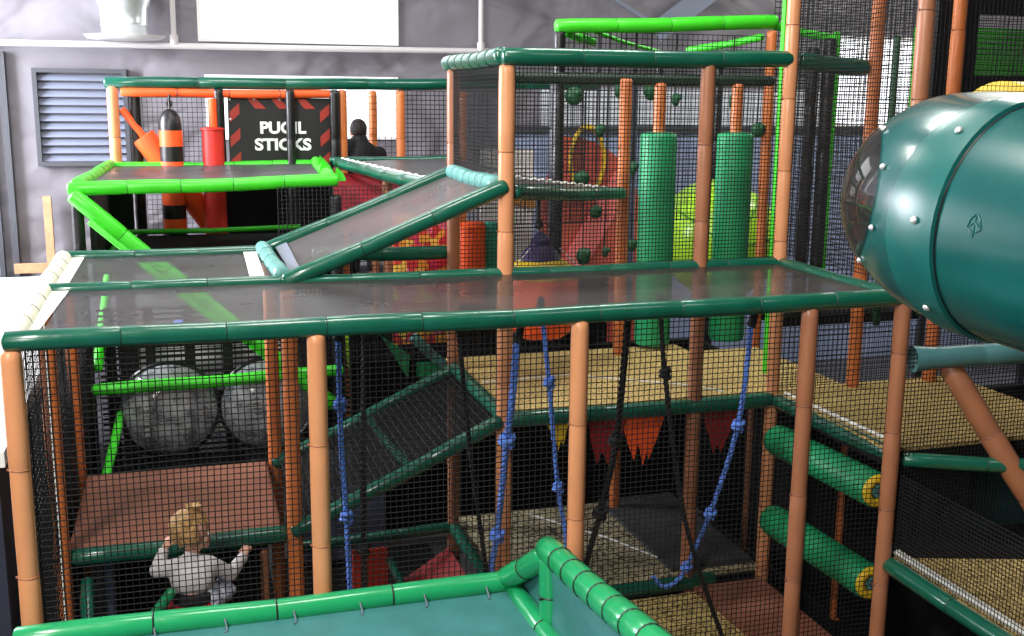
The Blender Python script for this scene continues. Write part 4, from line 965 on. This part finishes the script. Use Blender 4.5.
# adult, seen from behind, dark jacket
AD = V(2.49,6.45,-.84)
adult = thing('adult', AD, 'adult in a dark jacket seen from behind against the bright far window', 'person')
k=1.6/1.72
def A(x,y,z): return Vector((x*k,y*k,z*k))
m=MB(); ah=A(-.03,.03,1.585)
m.ball(ah, .088, 18, 12, (.88,1.0,1.2)); m.ball(ah+Vector((0,.06,-.05)), .05, 12, 8); m.ball(ah+Vector((0,.1,-.015)), .016, 8, 6)
for s in (-1,1): m.ball(ah+Vector((s*.082,0,-.01)), .022, 8, 8, (.6,.8,1.3))
m.capsule(A(-.01,0,1.42), ah-Vector((0,0,.06)), .055,.05); m.capsule(A(-.13,0,1.38),A(.13,0,1.36),.075,.075); m.capsule(A(0,0,1.34),A(0,0,1.05),.13,.12); m.capsule(A(-.06,0,.95),A(.06,0,.95),.12,.12)
for s in (-1,1):
    sh=A(s*.19,0,1.36); e2=A(s*.25,.04,1.1); w2=A(s*.17,.25,1.02)
    m.capsule(sh,e2,.055,.045); m.capsule(e2,w2,.043,.03); hand(m,w2,(-s*.3,.9,-.1),(0,.1,-1),s,1.7,.6)
    m.capsule(A(s*.09,0,.9),A(s*.1,.03,.5),.085,.06); m.capsule(A(s*.1,.03,.5),A(s*.1,-.01,.09),.057,.04); m.capsule(A(s*.1,-.02,.05),A(s*.11,.15,.035),.042,.032)
blob(m,'body',SKIN,adult,.014,4)
m=MB(); m.capsule(A(-.13,0,1.39),A(.13,0,1.33),.115,.1); m.capsule(A(0,0,1.33),A(0,0,1.0),.16,.165); m.capsule(A(0,0,1.0),A(0,0,.9),.165,.17); m.capsule(A(-.01,0,1.4),A(-.02,.01,1.5),.105,.082)
for s in (-1,1): m.capsule(A(s*.19,0,1.35),A(s*.26,.04,1.1),.075,.062); m.capsule(A(s*.26,.04,1.1),A(s*.18,.22,1.03),.06,.045)
blob(m,'jacket',BLACKCLOTH,adult,.016,4)
m=MB()
for s in (-1,1): m.capsule(A(s*.09,0,.9),A(s*.1,.03,.5),.1,.075); m.capsule(A(s*.1,.03,.5),A(s*.1,-.005,.1),.072,.06)
blob(m,'trousers',NAVY,adult,.016,3)
m=MB(); m.ball(ah+Vector((0,-.016,.03)), .092, 18, 12, (.95,1.0,1.12)); blob(m,'hair',DKHAIR,adult,.012,2)

# ================================================================== LIGHT
def area(name, loc, target, sx, sy, power, rgb=(255,255,255)):
    l=bpy.data.lights.new(name,'AREA'); l.shape='RECTANGLE'; l.size=sx; l.size_y=sy; l.energy=power; l.color=lin(rgb)
    o=bpy.data.objects.new(name,l); COL.objects.link(o); o.location=loc; o.rotation_euler=(target-loc).to_track_quat('-Z','Y').to_euler(); return o
area('left_window_light', V(-4.5,6.0,1.3), V(.5,6.9,0), 3.4, 3.6, 2700, (244,246,255))
area('front_window_light', V(-3.6,-7.3,2.8), V(1.5,0,-.6), 4.0, 2.6, 950, (255,250,244))
area('added_sunlike_light', V(-1.9,-3.2,4.3), V(1.4,1.0,-1), .9, .9, 640, (255,251,244))  # added area lamp imitating sunlight; the ceiling above it is closed
for i,(x,y,p) in enumerate(((1.5,-.5,130),(4.4,-2.8,36),(1.0,3.5,110),(4.0,2.4,120),(9.5,5,300))):
    area('overhead_fill', V(x,y,4.3), V(x,y,0), 1.6, .5, p, (255,252,246))  # unseen overhead lights added to brighten the bays, without fixtures
w=bpy.data.worlds.new('hall_air'); S.world=w; w.use_nodes=True
w.node_tree.nodes['Background'].inputs[0].default_value=(.8,.85,1,1); w.node_tree.nodes['Background'].inputs[1].default_value=.25

# ================================================================== CAMERA
R_,U_,F_ = cam_axes()
cd=bpy.data.cameras.new('camera'); cam=bpy.data.objects.new('camera',cd); COL.objects.link(cam)
cd.sensor_fit='HORIZONTAL'; cd.sensor_width=36; cd.lens=1103.07/1024*36; cd.clip_start=.05; cd.clip_end=100
M=Matrix((R_,U_,-F_)).transposed().to_4x4(); M.translation=V(.6572,-4.7204,.9756); cam.matrix_world=M
S.camera=cam
S.view_settings.view_transform='Standard'; S.view_settings.look='None'; S.view_settings.gamma=1
S.view_settings.use_curve_mapping=False; S.view_settings.exposure=0
S.cycles.use_denoising=True; S.cycles.transparent_max_bounces=24; S.cycles.max_bounces=8
S.cycles.sample_clamp_indirect=4
